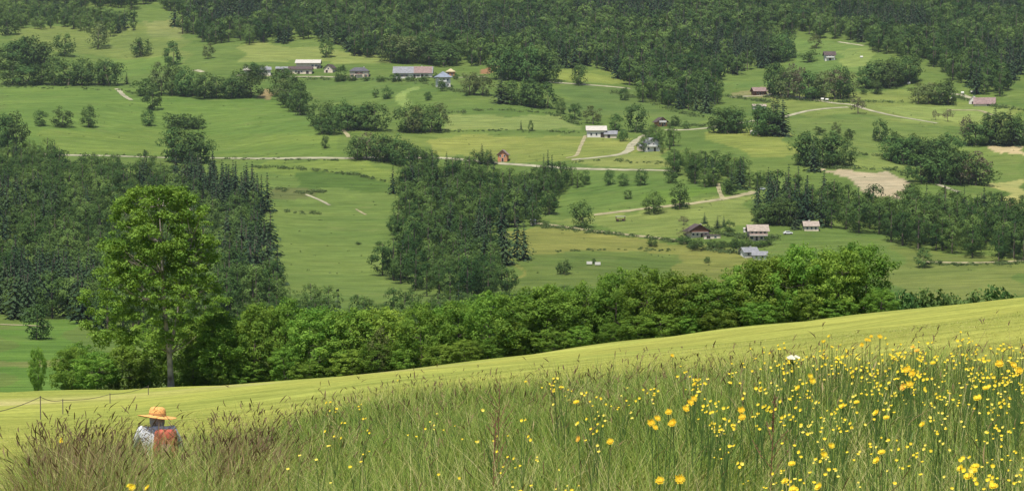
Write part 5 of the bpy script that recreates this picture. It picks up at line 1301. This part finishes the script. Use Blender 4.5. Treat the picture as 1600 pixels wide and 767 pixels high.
def skin_mesh(name, verts, edges, mat, parent, root_i=0):
    me_ = bpy.data.meshes.new(name); me_.from_pydata([v[:3] for v in verts], edges, [])
    me_.materials.append(mat); o = link(name, me_, parent)
    o.modifiers.new('skin', 'SKIN'); 
    if not me_.skin_vertices: me_.attributes.new('skin', 'FLOAT', 'POINT')
    return o
def limb_graph():
    """joints (x, y, z, radius) of a figure kneeling back on the heels, facing +y"""
    J = {'pelvis': (0, 0, .30, .135), 'belly': (0, .03, .47, .135), 'chest': (0, .08, .69, .155), 'collar': (0, .115, .845, .085), 'neck': (0, .135, .870, .060), 'jaw': (0, .165, .905, .078), 'skull': (0, .165, .985, .088), 'nose': (0, .272, .915, .014)}
    E = [('pelvis', 'belly'), ('belly', 'chest'), ('chest', 'collar'), ('collar', 'neck'), ('neck', 'jaw'), ('jaw', 'skull'), ('jaw', 'nose')]
    for s, n in ((-1, 'l'), (1, 'r')):
        J.update({n + 'sh': (s * .205, .10, .810, .078), n + 'el': (s * .30, .22, .55, .050), n + 'wr': (s * .17, .46, .43, .032), n + 'pa': (s * .155, .53, .405, .036), n + 'hip': (s * .10, .02, .26, .105), n + 'kn': (s * .15, .42, .085, .075), n + 'an': (s * .12, -.03, .07, .045), n + 'to': (s * .11, -.17, .045, .036), n + 'ear': (s * .088, .150, .935, .018)})
        E += [('chest', n + 'sh'), (n + 'sh', n + 'el'), (n + 'el', n + 'wr'), (n + 'wr', n + 'pa'), ('pelvis', n + 'hip'), (n + 'hip', n + 'kn'), (n + 'kn', n + 'an'), (n + 'an', n + 'to'), ('jaw', n + 'ear')]
        for k, (dx, L) in enumerate(((-.026, .078), (-.009, .088), (.009, .082), (.026, .066))):
            b = J[n + 'pa']; prev = n + 'pa'
            for q in range(3):
                f = (q + 1) / 3; nm = n + 'f%d%d' % (k, q); J[nm] = (b[0] + dx * (.9 + .3 * f), b[1] + L * f * .8 + .015, b[2] - L * .55 * f ** 1.6, .0085 - .001 * q); E.append((prev, nm)); prev = nm
        b = J[n + 'wr']; J[n + 't0'] = (b[0] - s * .036, b[1] + .035, b[2] - .012, .0105); J[n + 't1'] = (b[0] - s * .05, b[1] + .068, b[2] - .03, .009); E += [(n + 'wr', n + 't0'), (n + 't0', n + 't1')]
    return J, E
J, E = limb_graph()
def figure(name, keys, grow, mat, parent, levels=2, root_key='pelvis'):
    idx = {k: i for i, k in enumerate(keys)}
    me_ = bpy.data.meshes.new(name); me_.from_pydata([J[k][:3] for k in keys], [(idx[a], idx[b]) for a, b in E if a in idx and b in idx], []); me_.materials.append(mat)
    o = link(name, me_, parent); bm = bmesh.new(); bm.from_mesh(me_); lay = bm.verts.layers.skin.verify(); bm.verts.ensure_lookup_table()
    for k in keys:
        v_ = bm.verts[idx[k]]; rr = J[k][3] + grow; v_[lay].radius = (rr, rr * (.78 if k in ('pelvis', 'belly', 'chest') else 1)); v_[lay].use_root = k == root_key
    bm.to_mesh(me_); bm.free()
    sk = o.modifiers.new('skin', 'SKIN'); sk.use_smooth_shade = True
    sb = o.modifiers.new('smooth', 'SUBSURF'); sb.levels = levels; sb.render_levels = levels
    return o
PD = 25.0
u, t_top = ray(244, 638); gp_ = np.array([u * PD, PD, float(height(u * PD, PD))]); want = t_top * PD - gp_[2]
person_s = float(np.clip(want / 1.128, .85, 1.15))
gp_[2] += want - 1.128 * person_s if abs(want - 1.128 * person_s) < .12 else 0
print('person height wanted', want, 'scale', person_s)
per = empty('person', gp_, R(6), 'person in a wide straw hat and checked shirt kneeling in the tall grass', 'person'); per.scale = (person_s,) * 3
figure('body', list(J), 0, M['skin'], per)
figure('shirt', ['pelvis', 'belly', 'chest', 'collar', 'lsh', 'lel', 'lwr', 'rsh', 'rel', 'rwr'], .016, M['shirt'], per)
figure('trousers', ['pelvis', 'lhip', 'lkn', 'lan', 'rhip', 'rkn', 'ran'], .020, M['trousers'], per)
def lathe(prof, n=24, wob=0.0, sx=1, sy=1):
    a = Acc(); ang = np.linspace(0, 2 * PI, n, endpoint=False); V_ = []
    for r_, z in prof:
        for q in ang: V_.append((math.cos(q) * r_ * sx, math.sin(q) * r_ * sy, z + wob * r_ * math.sin(2 * q + .6)))
    Q_ = [(i * n + j, i * n + (j + 1) % n, (i + 1) * n + (j + 1) % n, (i + 1) * n + j) for i in range(len(prof) - 1) for j in range(n)]
    a.add(V_, Q_); return a
hair = lathe([(.001, .115), (.05, .108), (.085, .07), (.102, .01), (.100, -.06), (.085, -.105), (.05, -.125)], 18, 0, 1, 1.0); h_o = link('hair', hair.mesh('hair', [M['hair']], True), per); h_o.location = (0, .145, .968)
hat = lathe([(.001, .125), (.06, .122), (.095, .105), (.108, .07), (.112, .03), (.118, .008), (.17, .0), (.258, -.012), (.263, -.018), (.254, -.020), (.16, -.010), (.105, -.004)], 40, .05, 1.0, 1.0)
hat_o = link('hat', hat.mesh('straw_hat', [M['straw']], True), per); hat_o.location = (0, .155, 1.005); hat_o.rotation_euler = (R(-7), R(5), 0)
bd = lathe([(.1135, .038), (.1165, .022), (.1205, .010)], 40, 0); b_o = link('hat_band', bd.mesh('hat_band', [M['band']], True), hat_o)
for s in (-1, 1):
    e = lathe([(.001, .011), (.008, .007), (.011, 0), (.008, -.007), (.001, -.011)], 10); e_o = link('eye', e.mesh('eye', [M['eye']], True), per); e_o.location = (s * .032, .240, .945)
lp = lathe([(.001, .006), (.012, .004), (.016, 0), (.012, -.004), (.001, -.006)], 12, 0, 1.5, .7); l_o = link('mouth', lp.mesh('mouth', [M['lips']], True), per); l_o.location = (0, .238, .872)
# rucksack: a thing of its own on the person's back
bag = empty('red_rucksack', gp_ + np.array([.15 * person_s, -.13 * person_s, .45 * person_s]), R(4), 'faded red rucksack on the right shoulder of the person in the grass', 'rucksack'); bag.scale = (person_s,) * 3
bm = bmesh.new(); bmesh.ops.create_cube(bm, size=1.0)
bmesh.ops.scale(bm, verts=bm.verts, vec=(.36, .20, .42)); bmesh.ops.translate(bm, verts=bm.verts, vec=(0, -.03, .21))
for v_ in bm.verts:
    if v_.co.z > .3: v_.co.x *= .78; v_.co.y = v_.co.y * .75 - .005
bmesh.ops.bevel(bm, geom=list(bm.edges), offset=.055, segments=4, affect='EDGES', profile=.6)
me_ = bpy.data.meshes.new('rucksack_body'); bm.to_mesh(me_); bm.free(); me_.materials.append(M['bag']); me_.polygons.foreach_set('use_smooth', [True] * len(me_.polygons)); link('body', me_, bag)
a = Acc(); box(a, -.05, .07, -.136, -.122, .14, .24); link('pocket', a.mesh('rucksack_pocket', [M['bag_patch']]), bag)
for s in (-.09, .09):
    a = Acc(); tube(a, [(s, .06, .08), (s * 1.15, .13, .22), (s * 1.1, .13, .38), (s, .05, .40)], .016, 6); link('strap', a.mesh('rucksack_strap', [M['strap']], True), bag)

# ------------------------------------------------------------------ haze: the valley air
HAZE = 0.00004
zmax = float(GZ.max()) + 6
hz = Acc(); box(hz, GX.min() - 20, GX.max() + 20, GY.min() - 20, GY.max() + 20, float(GZ.min()) - 1.5, max(zmax, 60.0))
m = bpy.data.materials.new('haze'); m.use_nodes = True; nt = m.node_tree
for n_ in list(nt.nodes):
    if n_.type == 'BSDF_PRINCIPLED': nt.nodes.remove(n_)
pv = nt.nodes.new('ShaderNodeVolumePrincipled'); pv.inputs['Density'].default_value = HAZE; pv.inputs['Color'].default_value = (.80, .88, 1.0, 1); pv.inputs['Anisotropy'].default_value = .2
nt.links.new(pv.outputs[0], nt.nodes['Material Output'].inputs['Volume'])
tag(link('haze', hz.mesh('haze', [m])), 'thin valley haze over the far slope', 'haze', None, 'stuff')
